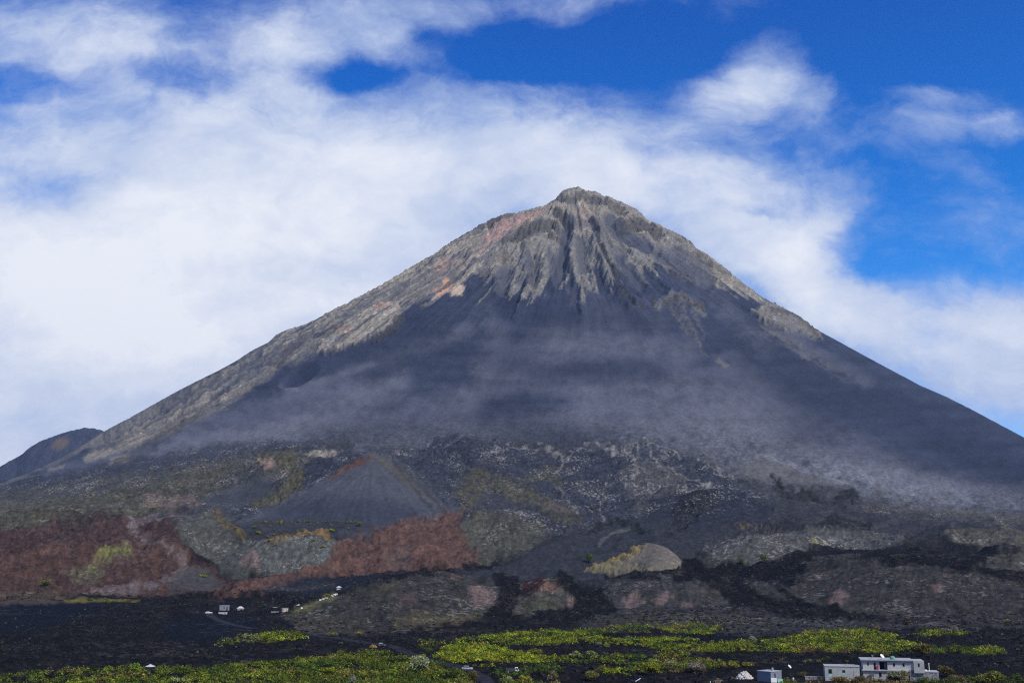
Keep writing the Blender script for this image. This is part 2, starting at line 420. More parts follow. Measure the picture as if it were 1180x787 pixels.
# the little scar on the left slope: its shade and lit lip painted in
lay(poly([(328, 440), (338, 427), (356, 420), (368, 425), (352, 440), (338, 446)], 2, 1.5), ASH_SHADE, rel=.2, op=.4)
lay(stroke([(324, 445), (332, 451), (350, 446), (400, 430), (430, 420)], 3, 3, 1.5), ASHL_MIST, op=.38)
# right shoulder crags
lay(poly([(886, 350), (905, 356), (922, 364), (937, 377), (948, 392), (930, 389), (905, 382), (880, 372), (868, 360)], 2.5, 4), ROCKG, rel=1.8, spk=.2, op=.85)
lay(poly([(880, 368), (905, 382), (940, 410), (975, 435), (950, 425), (905, 398), (870, 380)], 7, 9), ROCKG, rel=.6, spk=.2, op=.5, gain=.6 + 1.3 * FLOW + .6 * W4)
lay(stroke([(890, 360), (915, 366), (938, 382)], 3, 2, 2), DARK, rel=2., op=.55)
lay(stroke([(760, 354), (772, 345), (788, 346), (803, 353), (811, 362)], 3.2, 3, 4), ROCKG, rel=1.3, spk=.2, op=.7, gain=.8 + 1.1 * W4)
for pts, wd in [([(784, 352), (792, 372), (803, 392), (812, 408)], 6), ([(772, 352), (784, 370), (794, 386)], 3.5), ([(800, 358), (806, 376), (812, 390)], 3.5)]:
    lay(stroke(pts, wd * .75, 3.5, 5, taper=True), ROCKG, rel=.7, spk=.15, op=.55, gain=.6 + 1.1 * W4)
lay(stroke([(765, 352), (785, 345), (808, 356)], 2.5, 1.5, 2), DARK, rel=2.2, op=.6)
lay(stroke([(752, 343), (755, 355)], 2.5, 1.5, 2), DARK, rel=2.2, op=.7)
lay(poly([(828, 412), (840, 420), (835, 424), (825, 416)], 2, 2), ROCK, op=.4)
# pink and cream scoria near the summit
lay(poly([(553, 282), (565, 262), (585, 250), (606, 243), (628, 238), (622, 248), (600, 262), (580, 274), (562, 284)], 3, 5), PINK, op=.85)
lay(poly([(498, 305), (520, 298), (536, 297), (525, 306), (500, 313)], 3, 4), PINK, op=.55)
lay(poly([(500, 333), (514, 324), (524, 324), (516, 336), (504, 341)], 1.5, 3), (.34, .2, .13))
lay(poly([(518, 334), (530, 328), (537, 330), (532, 339), (518, 343)], 1.5, 3), CREAM, op=.9)
lay(poly([(660, 240), (680, 240), (690, 256), (672, 262)], 3, 4), PINK, op=.3)
lay(stroke([(560, 290), (545, 300), (530, 310)], 3, 2, 3), PINK, op=.35)
lay(poly([(648, 222), (662, 213), (680, 219), (672, 228), (652, 230)], 2, 3), (.2, .18, .13), op=.8)
# black clefts and cliffs
for pts, wd, op in [([(582, 282), (600, 273), (615, 268), (636, 262), (642, 268)], 4, .75), ([(640, 250), (650, 253), (658, 262)], 4, .85),
                    ([(684, 258), (688, 275), (692, 288), (697, 300), (706, 314), (712, 322)], 2.4, .95), ([(712, 262), (730, 258), (745, 262), (758, 270)], 4, .75),
                    ([(645, 233), (670, 228), (690, 234), (716, 243)], 3, .65), ([(770, 262), (785, 268), (800, 282)], 3.5, .7),
                    ([(585, 290), (580, 300)], 3, .5), ([(720, 345), (742, 352)], 2, .6), ([(706, 318), (716, 345)], 2, .6),
                    ([(805, 300), (840, 318)], 3, .5), ([(498, 292), (530, 274), (575, 250)], 2.5, .55), ([(560, 258), (590, 246)], 2, .6),
                    ([(480, 312), (510, 296)], 2, .5), ([(775, 318), (800, 322)], 2.5, .5), ([(634, 275), (650, 280)], 2.5, .5)]:
    lay(stroke(pts, wd, 1.6, 3.5), DARK, rel=2.4, op=op)
    lift(stroke([(a_, b_ - wd - 1.5) for a_, b_ in pts], wd + 1.2, 2.2, 4, r=(1500, 4000)), 15 * op); lift(stroke([(a_, b_ + 1.5) for a_, b_ in pts], wd, 1.6, 4, r=(1500, 4000)), -8 * op)

# --- foot of the cone: old flows dusted with ash, with pale veins
foot = poly([(-60, 560), (60, 545), (150, 528), (250, 510), (330, 505), (400, 522), (455, 516), (520, 503), (560, 507), (600, 516), (635, 525), (662, 512), (690, 520),
             (742, 503), (800, 528), (850, 552), (890, 575), (820, 600), (700, 610), (600, 615), (500, 600), (300, 600), (-60, 612)], 6, 7)
lay(foot, (.027, .030, .041), rel=1.0, spk=.85, op=.8)
lay(poly([(-60, 575), (60, 556), (180, 540), (300, 520), (380, 520), (330, 555), (260, 575), (200, 590), (90, 600), (-60, 612)], 8, 8), (.056, .053, .044), rel=1., spk=.9, op=.75)
lay(poly([(-60, 585), (80, 575), (150, 560), (260, 533), (275, 535), (255, 555), (235, 580), (190, 592), (100, 602), (-60, 612)], 6, 8), OLIVE, rel=1.2, spk=.4, op=.75)
VEIN = (.22, .20, .18)
for pts in [[(742, 506), (765, 518), (800, 530), (840, 548)], [(742, 506), (735, 525), (728, 545)], [(742, 506), (755, 530), (790, 550), (820, 560)], [(735, 508), (722, 522), (735, 540), (720, 560)],
            [(750, 512), (760, 540), (780, 565)], [(728, 530), (745, 545), (750, 570)], [(640, 545), (655, 530), (664, 518)], [(622, 512), (645, 525), (660, 535)],
            [(560, 520), (590, 515), (615, 522)], [(650, 527), (670, 515), (690, 510), (712, 520)], [(455, 522), (480, 513), (505, 507)],
            [(690, 512), (700, 520), (716, 524), (726, 512)], [(780, 545), (800, 570)], [(700, 560), (690, 580), (696, 600)], [(640, 560), (668, 590)]]:
    lay(stroke(pts, 1.1, 1.1, 8), VEIN, op=.62, gain=.72 + 1.6 * W3)
lay(poly([(715, 545), (750, 530), (790, 550), (780, 590), (735, 590)], 8, 10), (.075, .07, .062), spk=1.0, op=.5)
# pale hummock right of the foot
lay(poly([(850, 545), (870, 527), (890, 523), (930, 540), (980, 558), (940, 562), (880, 552)], 6, 4), (.10, .096, .094), rel=.3, spk=.1, op=.7)
lay(stroke([(880, 525), (930, 542), (985, 560)], 2.2, 2, 3), ASHL_MIST, op=.7)
lay(stroke([(1020, 547), (1040, 556), (1060, 575)], 3, 3, 3), ASHL_MIST, op=.6)
for pts in [[(888, 545), (895, 552), (900, 560)], [(905, 570), (925, 566)], [(928, 570), (950, 575), (975, 585)], [(965, 572), (985, 570), (985, 578)], [(895, 560), (900, 570)]]:
    lay(stroke(pts, 3, 1.5, 6), SOOT, rel=2., op=.8)
lay(poly([(880, 580), (1000, 588), (1180, 590), (1240, 610), (1240, 640), (1000, 612), (880, 612), (800, 612), (820, 590)], 6, 6), (.030, .030, .034), rel=.6, spk=.15, op=.8)
lay(stroke([(1000, 585), (1080, 592), (1180, 598)], 5, 4, 4), (.06, .055, .05), spk=1., op=.5)
lay(stroke([(1090, 590), (1180, 600)], 3, 3, 4), OLIVEG, spk=1., op=.5)
# the dark ash cone with its rust edge
ck = 'ash_cone'
lay(poly([(270, 603), (320, 580), (372, 552), (410, 532), (428, 523), (446, 526), (480, 545), (505, 570), (530, 590), (515, 603), (420, 608), (300, 610)], 8, 5, r=(1000, 1400)), (.056, .059, .069), rel=.12, spk=.05)
lay(poly([(300, 600), (330, 578), (400, 570), (480, 585), (500, 604), (400, 608)], 10, 5, r=(1000, 1400)), (.027, .031, .043), rel=.1, op=.75)
lay(poly([(374, 551), (405, 532), (432, 523), (428, 530), (400, 543), (378, 553)], 1.5, 2, r=(1000, 1400)), REDB, rel=.4)
lay(poly([(425, 524), (446, 526), (470, 545), (500, 580), (480, 570), (450, 545)], 4, 3, r=(1000, 1400)), (.072, .066, .052), rel=.5, op=.7)
for pts in [[(455, 535), (480, 565), (500, 590)], [(465, 540), (500, 575), (515, 595)], [(478, 545), (510, 575), (522, 595)]]:
    lay(stroke(pts, 2.2, 2, 3), (.020, .020, .022), op=.5)
# left crater ring (olive) and neighbours
lay(stroke([(303, 530), (320, 526), (335, 532), (342, 548), (335, 565), (318, 572), (295, 578)], 8, 3, 5), OLIVE, rel=2., spk=.2)
lay(poly([(298, 530), (312, 526), (318, 534), (304, 542)], 2, 3), PINK, op=.5)
lay(poly([(350, 524), (368, 520), (392, 522), (386, 528), (360, 528)], 2, 3), ROCK, rel=1.5, op=.8)
lay(poly([(372, 525), (388, 522), (386, 528), (372, 530)], 1.5, 2), PINK, op=.6)
lay(poly([(235, 575), (260, 560), (300, 548), (318, 552), (310, 570), (280, 582), (245, 588)], 5, 4), (.042, .043, .048), rel=.3, spk=.2)
lay(stroke([(170, 575), (230, 562), (262, 548), (285, 538)], 3, 2, 4), DARK, rel=2., op=.5)
lay(poly([(165, 573), (215, 570), (235, 580), (200, 590), (165, 582)], 4, 5), PINKD, spk=.6, op=.5)
# olive ridge
lay(poly([(528, 548), (548, 538), (575, 545), (610, 560), (640, 575), (668, 592), (675, 608), (640, 600), (600, 582), (565, 570), (545, 590), (530, 590)], 7, 10), OLIVE, rel=1., spk=.15, op=.85, gain=.85 + 1.1 * W5)
lay(poly([(548, 580), (562, 565), (600, 582), (595, 592), (560, 592)], 3, 4), (.034, .035, .042), rel=.4)
lay(poly([(620, 578), (640, 580), (664, 592), (640, 592)], 3, 3), (.085, .06, .05), op=.5)
lay(stroke([(610, 548), (635, 545), (645, 556)], 7, 4, 5), OLIVE, op=.6)
lay(poly([(524, 625), (535, 600), (560, 590), (590, 590), (618, 602), (632, 622), (600, 638), (550, 645), (530, 640)], 4, 4, r=(900, 1150)), (.056, .055, .042), rel=.8, spk=.4)
for k in range(7):
    lay(stroke([(575 + k * 3, 592), (560 + k * 11, 620), (545 + k * 15, 640)], 1.5, 1.5, 3, r=(900, 1150)), (.033, .033, .030), op=.6)
# --- red scoria fields
lay(poly([(-80, 606), (0, 607), (60, 600), (120, 596), (165, 595), (225, 604), (215, 630), (225, 650), (262, 668), (300, 672), (200, 690), (-80, 694)], 6, 9, r=(700, 1200)), RED, rel=1., spk=.1, gain=.95 + .75 * W5 + .4 * W1)
lay(poly([(-80, 612), (0, 612), (60, 600), (150, 596), (225, 605), (210, 625), (120, 622), (40, 628), (-80, 640)], 6, 8, r=(700, 1200)), REDP, rel=1.4, spk=.15, op=.8, gain=.8 + 1.2 * W6)
lay(poly([(60, 598), (100, 594), (140, 598), (110, 606), (70, 606)], 3, 4, r=(700, 1300)), (.028, .024, .022), rel=1.6, op=.6)
lay(poly([(200, 598), (235, 588), (272, 592), (262, 612), (285, 640), (255, 655), (225, 640), (202, 612)], 4, 5, r=(700, 1200)), (.056, .056, .048), rel=.9, spk=.5)
lay(poly([(235, 640), (262, 632), (292, 650), (285, 668), (255, 660)], 4, 4, r=(700, 1200)), (.055, .055, .048), rel=.6, op=.8)
lay(stroke([(250, 588), (262, 605), (280, 622)], 4, 3, 4, r=(700, 1200)), (.095, .07, .025), op=.6)
lay(stroke([(152, 598), (152, 608), (165, 618), (188, 630), (208, 642), (214, 655), (200, 668), (180, 676), (120, 680), (95, 684)], 4, 2.5, 4, r=(700, 1200)), TRAIL, rel=.6, spk=.5, op=.62, gain=.8 + 1.1 * W3)
lay(stroke([(152, 604), (180, 598), (215, 592)], 2.4, 2, 3, r=(700, 1300)), TRAIL, op=.6)
lay(poly([(70, 660), (110, 640), (150, 632), (155, 645), (120, 655), (118, 675), (85, 672)], 5, 7, r=(700, 1200)), (.085, .075, .045), spk=.4, op=.6)
lay(poly([(110, 640), (150, 632), (153, 642), (125, 648)], 3, 5, r=(700, 1200)), (.13, .135, .03), op=.7, gain=.7 + 1.2 * W3)
lay(stroke([(88, 664), (98, 658), (112, 650)], 3, 3, 5, r=(700, 1200)), (.12, .125, .03), op=.5)
lay(poly([(200, 662), (225, 655), (262, 668), (240, 682), (195, 680)], 4, 4, r=(700, 1200)), (.05, .05, .048), rel=.4, op=.8)
lay(poly([(280, 672), (330, 655), (372, 640), (392, 622), (430, 612), (470, 598), (536, 589), (532, 604), (540, 628), (550, 643), (525, 655), (470, 653), (440, 657), (395, 662), (345, 672), (300, 684), (240, 690)], 4.5, 8, r=(650, 1250)), REDB, rel=.9, spk=.05, gain=1 + .65 * W6 + .4 * W5)
lay(poly([(440, 640), (470, 628), (480, 640), (455, 655)], 4, 4, r=(650, 1250)), (.075, .058, .05), op=.6)
lay(stroke([(300, 672), (370, 652), (440, 640), (520, 630)], 3, 3, 5, r=(650, 1250)), (.10, .055, .042), op=.5)
# rough grey dome and ochre rim
lay(poly([(270, 640), (280, 625), (315, 620), (368, 620), (388, 630), (375, 645), (335, 660), (298, 660)], 3, 4, r=(780, 1000)), (.068, .070, .062), rel=1.4, spk=.7)
lay(poly([(276, 648), (290, 632), (300, 640), (300, 656)], 3, 3, r=(780, 1000)), PINKD, op=.7)
lay(stroke([(312, 623), (340, 618), (374, 614), (378, 620)], 3.5, 2, 3, r=(780, 1100)), OCHRE, op=.8)
lay(poly([(272, 603), (300, 598), (420, 600), (430, 607), (400, 612), (372, 612), (310, 622), (280, 616)], 4, 3, r=(900, 1200)), (.026, .027, .031), rel=.4, op=.8)
# dark ash and flows, middle
lay(poly([(640, 622), (700, 602), (780, 590), (880, 598), (900, 612), (840, 640), (800, 660), (760, 668), (560, 672), (520, 660), (600, 640)], 5, 5, r=(760, 1150)), (.026, .027, .031), rel=.6, spk=.08)
lay(poly([(745, 575), (800, 562), (840, 564), (895, 582), (880, 605), (780, 605), (740, 600)], 5, 4, r=(950, 1300)), (.020, .022, .030), rel=.5, op=.9)
lay(poly([(780, 575), (800, 564), (830, 572), (812, 590), (790, 600), (770, 620), (770, 600)], 3, 6, r=(850, 1300)), SOOT, rel=2., op=.8)
lay(stroke([(680, 618), (705, 600), (720, 602), (740, 612)], 3, 2, 5, r=(850, 1300)), SOOT, rel=2., op=.8)
lay(poly([(940, 603), (965, 596), (1000, 602), (1008, 612), (975, 614), (945, 610)], 2.5, 3, r=(850, 1200)), SOOT, rel=1.5)
lay(stroke([(690, 625), (708, 615), (725, 608)], 1.6, 1.4, 3, r=(760, 1150)), (.085, .08, .072), op=.7)
lay(poly([(845, 604), (870, 601), (905, 604), (900, 612), (855, 611)], 3, 6, r=(760, 1200)), (.12, .085, .04), op=.55, gain=.3 + 2.2 * W3)
lay(poly([(812, 628), (840, 622), (930, 610), (1010, 612), (1046, 622), (1010, 632), (940, 632), (870, 650), (825, 652)], 3, 4, r=(720, 1100)), (.062, .061, .056), rel=1.2, spk=.8)
lay(stroke([(935, 628), (962, 632)], 2, 1.5, 2, r=(720, 1100)), (.15, .15, .03), op=.7)
lay(poly([(775, 640), (810, 625), (825, 650), (815, 655), (780, 652)], 3, 4, r=(720, 1100)), (.028, .027, .026), rel=1.)
lay(poly([(1080, 620), (1100, 610), (1130, 607), (1190, 614), (1240, 618), (1240, 636), (1130, 630)], 3, 4, r=(800, 1150)), (.060, .055, .044), rel=1., spk=.5)
# yellow-olive mound
qd = HQ['mound_d'].ravel(); ixd = np.nonzero((qd < .999) & ffront & (fr > 700) & (fr < 960))[0]
wd_ = 1 - sstep(.86, .975, qd[ixd] + .04 * W3[ixd])
lay((ixd, wd_), (.112, .096, .078), rel=.15, spk=.6)
crest = np.interp(fx[ixd], [668, 690, 710, 728, 745], [655, 650, 642.5, 636, 629])
yl = np.clip(.7 + 1.3 * W3[ixd], 0, 1) * sstep(9, 1, fy[ixd] - crest) * (1 - sstep(730, 748, fx[ixd]))
lay((ixd, wd_ * yl), (.24, .165, .045), op=.85)
rim = sstep(.45, .75, qd[ixd]) * sstep(636, 652, fy[ixd]) * np.clip(.5 + 1.5 * W4[ixd], 0, 1)
lay((ixd, wd_ * rim), (.155, .145, .045), op=.6)
# --- brown domes between the black flows
def dome(pts, col, r, op=1., warp=6):
    lay(poly(pts, 2.2, warp, r=r), col, rel=1.0, spk=.42, op=op, gain=.95 + .8 * W5 + .5 * W1)
dome([(322, 708), (345, 700), (372, 690), (420, 675), (480, 664), (540, 661), (566, 668), (576, 680), (572, 695), (555, 712), (480, 725), (420, 732), (362, 731), (338, 722)], DOME, (430, 800))
lay(poly([(332, 702), (360, 692), (385, 684), (392, 688), (365, 700), (340, 708)], 2, 3, r=(430, 800)), (.10, .09, .035), op=.9)
lay(poly([(540, 680), (555, 672), (572, 682), (568, 698), (548, 700)], 3, 4, r=(430, 800)), PINKD, spk=.8, op=.75)
lay(poly([(518, 663), (532, 661), (530, 667), (520, 668)], 1.5, 2, r=(430, 800)), (.15, .085, .06), op=.8)
lay(poly([(455, 682), (475, 680), (480, 695), (462, 698)], 4, 5, r=(430, 800)), (.075, .05, .048), op=.7)
lay(poly([(450, 715), (480, 705), (540, 705), (552, 712), (500, 722), (455, 724)], 4, 5, r=(430, 800)), (.085, .068, .028), op=.6, gain=.7 + W3 * 1.3)
lay(poly([(325, 712), (370, 706), (420, 715), (420, 730), (350, 728)], 5, 5, r=(430, 800)), (.058, .046, .028), op=.5, gain=.7 + W3 * 1.3)
lay(poly([(425, 680), (450, 673), (470, 668), (460, 676), (430, 686)], 3, 3, r=(430, 800)), (.07, .058, .03), op=.5)
dome([(588, 702), (596, 685), (600, 674), (614, 668), (640, 668), (652, 680), (663, 692), (640, 704), (600, 712)], (.045, .043, .036), (480, 800))
lay(poly([(600, 684), (602, 672), (618, 666), (628, 670), (620, 682), (606, 688)], 1.8, 2, r=(480, 800)), (.030, .013, .012), rel=1.6)
lay(poly([(620, 682), (628, 668), (642, 672), (648, 680)], 2, 2, r=(480, 800)), (.11, .065, .05))
lay(poly([(655, 690), (662, 690), (660, 700), (654, 698)], 2, 2, r=(480, 800)), PINKD, op=.7)
lay(poly([(600, 690), (640, 690), (640, 704), (600, 708)], 4, 5, r=(480, 800)), (.07, .072, .028), op=.5, gain=.5 + W3 * 1.6)
dome([(689, 676), (705, 668), (740, 660), (780, 661), (812, 672), (838, 690), (842, 698), (800, 700), (720, 702), (700, 692)], DOMEG, (480, 850))
for q in [[(718, 690), (735, 678), (742, 695), (725, 702)], [(748, 690), (770, 680), (778, 690), (755, 698)], [(785, 694), (796, 692), (798, 698), (785, 699)]]:
    lay(poly(q, 2.5, 4, r=(480, 850)), PINKD, op=.65)
dome([(660, 716), (695, 702), (760, 699), (850, 700), (905, 702), (1000, 712), (1090, 716), (1240, 716), (1240, 724), (1000, 724), (880, 732), (760, 726), (680, 727)], (.034, .033, .032), (400, 760), op=.9)
lay(poly([(690, 715), (760, 705), (880, 708), (880, 722), (760, 722)], 5, 6, r=(400, 760)), (.060, .060, .025), op=.5, gain=.4 + W3 * 1.5)
dome([(845, 668), (870, 664), (905, 672), (935, 696), (900, 698), (868, 686)], DOMEG, (560, 950), op=.85)
dome([(908, 684), (925, 655), (940, 645), (980, 640), (1020, 643), (1100, 655), (1180, 668), (1250, 680), (1250, 716), (1100, 716), (1010, 712), (935, 698), (905, 690)], DOME, (470, 900))
lay(poly([(952, 698), (962, 680), (970, 676), (978, 690), (965, 704)], 3, 4, r=(470, 900)), PINKD, op=.75)
for q in [[(1075, 676), (1085, 672), (1088, 682), (1078, 682)], [(940, 660), (948, 660), (948, 665), (940, 664)], [(1085, 661), (1098, 662), (1096, 665), (1085, 664)], [(1030, 652), (1040, 652), (1040, 656), (1030, 656)]]:
    lay(poly(q, 1.5, 2, r=(470, 900)), PINKD, op=.6)
dome([(1118, 658), (1140, 644), (1160, 638), (1250, 636), (1250, 682), (1180, 670)], (.046, .044, .036), (700, 1000))
lay(poly([(1138, 644), (1165, 637), (1190, 638), (1160, 644)], 2, 3, r=(700, 1000)), (.08, .07, .03), op=.7)
# black tongues over the domes
for pts, wd in [([(795, 655), (840, 672), (870, 690), (905, 702), (960, 705)], 9), ([(890, 672), (915, 690), (932, 698)], 3), ([(780, 664), (800, 662), (850, 660), (930, 646)], 6),
                ([(575, 664), (590, 670), (588, 700), (560, 718)], 8), ([(650, 668), (675, 690), (700, 700), (640, 712), (560, 725)], 8), ([(980, 640), (1060, 648), (1140, 660), (1200, 675)], 3),
                ([(700, 664), (760, 664)], 3), ([(900, 700), (960, 705), (1015, 713)], 3.5)]:
    lay(stroke(pts, wd, 2.0, 5, r=(430, 900)), LAVA, rel=1.3, spk=0.08, gain=1.3 + .5 * W5)
# smooth blue-black cinder flats on the plain
lay(poly([(-80, 693), (60, 692), (122, 694), (108, 708), (60, 722), (0, 731), (-80, 738)], 4, 4, r=(380, 760)), BLUEASH, rel=.12)
lay(poly([(185, 722), (205, 712), (270, 706), (300, 712), (285, 728), (240, 738), (200, 740)], 4, 4, r=(380, 760)), BLUEASH, rel=.15)
lay(poly([(300, 682), (340, 670), (420, 656), (470, 655), (440, 664), (395, 680), (350, 686)], 3, 3, r=(560, 800)), (.011, .013, .019), rel=.4)
lay(poly([(765, 732), (820, 727), (850, 733), (840, 740), (790, 740)], 3, 4, r=(380, 760)), BLUEASH, rel=.15)
lay(poly([(300, 678), (340, 675), (385, 671), (388, 676), (340, 681), (300, 683)], 1.6, 2, r=(560, 800)), (.035, .033, .032), spk=.8, op=.7)
lay(poly([(0, 682), (60, 680), (90, 684), (100, 693), (40, 696), (-80, 696), (-80, 684)], 2, 3, r=(560, 900)), (.07, .052, .036), spk=.6, op=.7)
lay(stroke([(75, 692), (110, 692), (160, 690)], 1.6, 1.2, 2, r=(560, 900)), (.11, .10, .02), op=.8)
# rills and gullies washed into the scoria and the little cones
_red = sstep(1.45, 1.9, ALB[:, 0] / (ALB[:, 2] + 1e-4)) * ((fr > 680) & (fr < 1300) & ffront)
HGT += _red * (4.5 * W6 + 3.0 * W5)
for hn_, amp_ in (('ash_cone', 2.4), ('mound_d', 1.3), ('dome_n', 2.2), ('mound_b', 2.6), ('dome_e', 1.8), ('hill_h', 1.8), ('dome_g', 1.6)):
    X_, Y_ = [(h[1], h[2]) for h in HP if h[0] == hn_][0]
    p_ = np.arctan2(fX - X_, fY - Y_); q_ = HQ[hn_].ravel(); m_ = (q_ < 1.1)
    HGT[m_] += (amp_ * fbm(p_[m_] * 7, q_[m_] * 1.6 + .3 * W1[m_], 4, 191, .6) * sstep(.08, .4, q_[m_]) * (1 - sstep(.95, 1.1, q_[m_])))
    ALB[m_] *= (1 + .22 * fbm(p_[m_] * 11, q_[m_] * 2.2 + .4 * W1[m_], 4, 197, .6) * sstep(.05, .3, q_[m_]))[:, None]
TRACK_A = [(238, 705), (244, 710.5), (252, 714.5), (262, 718), (275, 721), (288, 723.6), (297, 725)]
TRACK_B = [(352, 731), (372, 733.2), (390, 735), (408, 738), (425, 741), (445, 742.6), (457, 746), (468, 751), (480, 756), (495, 760.5), (515, 765), (538, 770), (548, 775), (556, 780), (563, 787), (567, 793)]
lay(stroke(TRACK_A, 4, 2, 0, r=(300, 800)), rel=.04); lay(stroke(TRACK_B, 5, 2.5, 0, r=(240, 600)), rel=.04)
lay(poly([(876, 772), (880, 766), (945, 764), (1095, 764), (1095, 788), (876, 788)], 4, 0, r=(240, 360)), rel=.08)
rl = np.clip(REL, .12, 1.5)
lv = (1 - sstep(700, 900, fr)) * (ALB[:, 0] < .012) * sstep(.4, .8, REL)
ALB += (np.array((.023, .020, .018)) - ALB) * (lv * np.clip(.9 * W5 + .8 * W6, 0, .8))[:, None]
# clefts and ledges in the rock, tufts and cinders in the rough ground
hiz = sstep(1500, 2000, fr) * ffront * sstep(.8, 1.3, REL)
cl = hiz * sstep(.16, .45, .8 * FLOW + .6 * W4 + .3 * W1)
ALB += (np.array(DARK) * 1.2 - ALB) * (.48 * cl)[:, None]; REL += .6 * cl
li = hiz * sstep(.15, .5, -.7 * FLOW + .8 * W3)
ALB *= (1 + .45 * li)[:, None]
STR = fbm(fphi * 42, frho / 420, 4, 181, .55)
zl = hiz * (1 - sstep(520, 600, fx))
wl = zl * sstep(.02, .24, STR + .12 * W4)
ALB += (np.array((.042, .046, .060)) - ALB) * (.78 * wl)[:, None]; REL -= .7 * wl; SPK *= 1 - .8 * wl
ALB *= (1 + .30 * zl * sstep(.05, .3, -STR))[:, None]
k3 = np.where(fr > 1500, .34, 1.)
ALB *= np.clip(1 + k3 * (.50 * W3 + .32 * W4) * rl + .27 * W1 + .30 * hiz * FLOW, .3, 2.2)[:, None]
ALB *= (1 + c * (1 - hiz) * (.10 * fbm(fphi * 320, frho / 150, 3, 68, .6) + .05 * W4))[:, None]
ALB *= np.clip(1 + (.27 * W5 + .22 * W6) * (1 - c) * np.clip(rl, .3, 1), .4, 2)[:, None]
wm_ = (.10 * W2 * rl)[:, None]
ALB *= 1 + wm_ * np.array([1, .2, -1])
# ------------------------------------------------------------------ relief of the rock and lava
REL2 = REL.reshape(NR, NTH)
far = sstep(900, 2600, R2)
n_far = 17.0 * (ridged(X2 / 80, Y2 / 80, 5, 91) - .55) + 6.0 * fbm(X2 / 14, Y2 / 14, 3, 95)
n_rib = 24.0 * RIB.reshape(NR, NTH) + 2 * RIB2.reshape(NR, NTH)
n_mid = 2.6 * fbm(X2 / 14, Y2 / 14, 4, 101) + 2.4 * (ridged(X2 / 26, Y2 / 26, 3, 105) - .6)
n_near = .55 * fbm(X2 / 3.2, Y2 / 3.2, 3, 111) + .5 * fbm(X2 / 9, Y2 / 9, 2, 115)
near = 1 - sstep(420, 900, R2)
conew = sstep(-10, 90, CONEK)
up = sstep(350, 750, Z2)
D = REL2 * (far * n_far * .62 + (1 - far) * (1 - near) * n_mid + near * (n_near + .4 * n_mid)) + conew * (.10 + .90 * up) * n_rib * np.clip(RHO / 200, .1, 1) * .7
D *= sstep(60, 200, R2) * .9 + .1
# tracks are levelled before anything stands on them
hum = sstep(620, 820, R2) * (1 - sstep(1350, 1550, R2)) * np.clip((REL2 - .3) * 2, 0, 1) * (11 * (ridged(X2 / 95, Y2 / 80, 3, 151) - .6) + 4 * fbm(X2 / 30, Y2 / 24, 3, 155))
D = D + hum + HGT.reshape(NR, NTH)
Z2 = Z2 + D
# fit the skyline where relief moved it
pxc = CX + FPX * a_in
jw = sstep(300, 420, pxc) * (1 - sstep(850, 960, pxc))
jag = (.0016 * (ridged(pxc / 13, pxc * 0 + 3.3, 4, 131) - .6) * jw + .0011 * fbm(pxc / 4, pxc * 0 + 1.7, 3, 135) * (.25 + jw)) * 1.3
E = (Z2 / R2)[sel][:, :NC]
rs = RR[sel][E.argmax(0)]; rs = gsm(rs, 4)
res = (tan_t + jag - E.max(0)) * rs
res = gsm(res, .8)
Z2[:, :NC] += res[None, :] * np.exp(-((R2[:, :NC] - rs[None, :]) / 170) ** 2)
FH = far_hill(X2, Y2, Z2) * (R2 > 3300); Z2 = Z2 + FH

_a_cols = a_in
def ground(x, y):
    """height of the finished ground"""
    x = np.asarray(x, float); y = np.asarray(y, float)
    r = np.hypot(x, y); a = x / y
    i = np.clip(np.searchsorted(RR, r) - 1, 0, NR - 2); u = np.clip((r - RR[i]) / (RR[i + 1] - RR[i]), 0, 1)
    jf = np.clip((a + AMAX) / (2 * AMAX) * (NC - 1), 0, NC - 1.001); j = jf.astype(int); v = jf - j
    return (Z2[i, j] * (1 - u) * (1 - v) + Z2[i + 1, j] * u * (1 - v) + Z2[i, j + 1] * (1 - u) * v + Z2[i + 1, j + 1] * u * v)

_ELEV = Z2[:, :NC] / R2[:, :NC]
def hit(px, py, rmin=230., rmax=4000.):
    """where the sight line through a photo pixel meets the ground -> x, y, z"""
    a, e = px_dir(px, py); a = float(a); e = float(e)
    jf = min(max((a + AMAX) / (2 * AMAX) * (NC - 1), 0), NC - 1.001); j = int(jf); v = jf - j
    col = _ELEV[:, j] * (1 - v) + _ELEV[:, j + 1] * v
    ok = np.nonzero((RR >= rmin) & (RR <= rmax) & (col >= e))[0]
    if len(ok) == 0:
        i = np.nonzero((RR >= rmin) & (RR <= rmax))[0]; k = i[np.argmax(col[i])]; r = RR[k]
    else:
        k = ok[0]
        c0, c1 = col[k - 1], col[k]
        u = 0 if c1 == c0 else min(max((e - c0) / (c1 - c0), 0), 1)
        r = RR[k - 1] + (RR[k] - RR[k - 1]) * u
    th = math.atan(a)
    x, y = r * math.sin(th), r * math.cos(th)
    return x, y, float(ground(np.array([x]), np.array([y]))[0])

# ------------------------------------------------------------------ material helpers
def new_mat(name):
    m = bpy.data.materials.new(name); m.use_nodes = True
    nt = m.node_tree; nt.nodes.clear()
    out = nt.nodes.new('ShaderNodeOutputMaterial'); bs = nt.nodes.new('ShaderNodeBsdfPrincipled')
    nt.links.new(bs.outputs[0], out.inputs[0])
    bs.inputs['Roughness'].default_value = .9
    bs.inputs['Specular IOR Level'].default_value = .15
    return m, nt, bs

def nd(nt, kind, **kw):
    n = nt.nodes.new(kind)
    for k, v in kw.items():
        if k in n.inputs.keys(): n.inputs[k].default_value = v
        else: setattr(n, k, v)
    return n

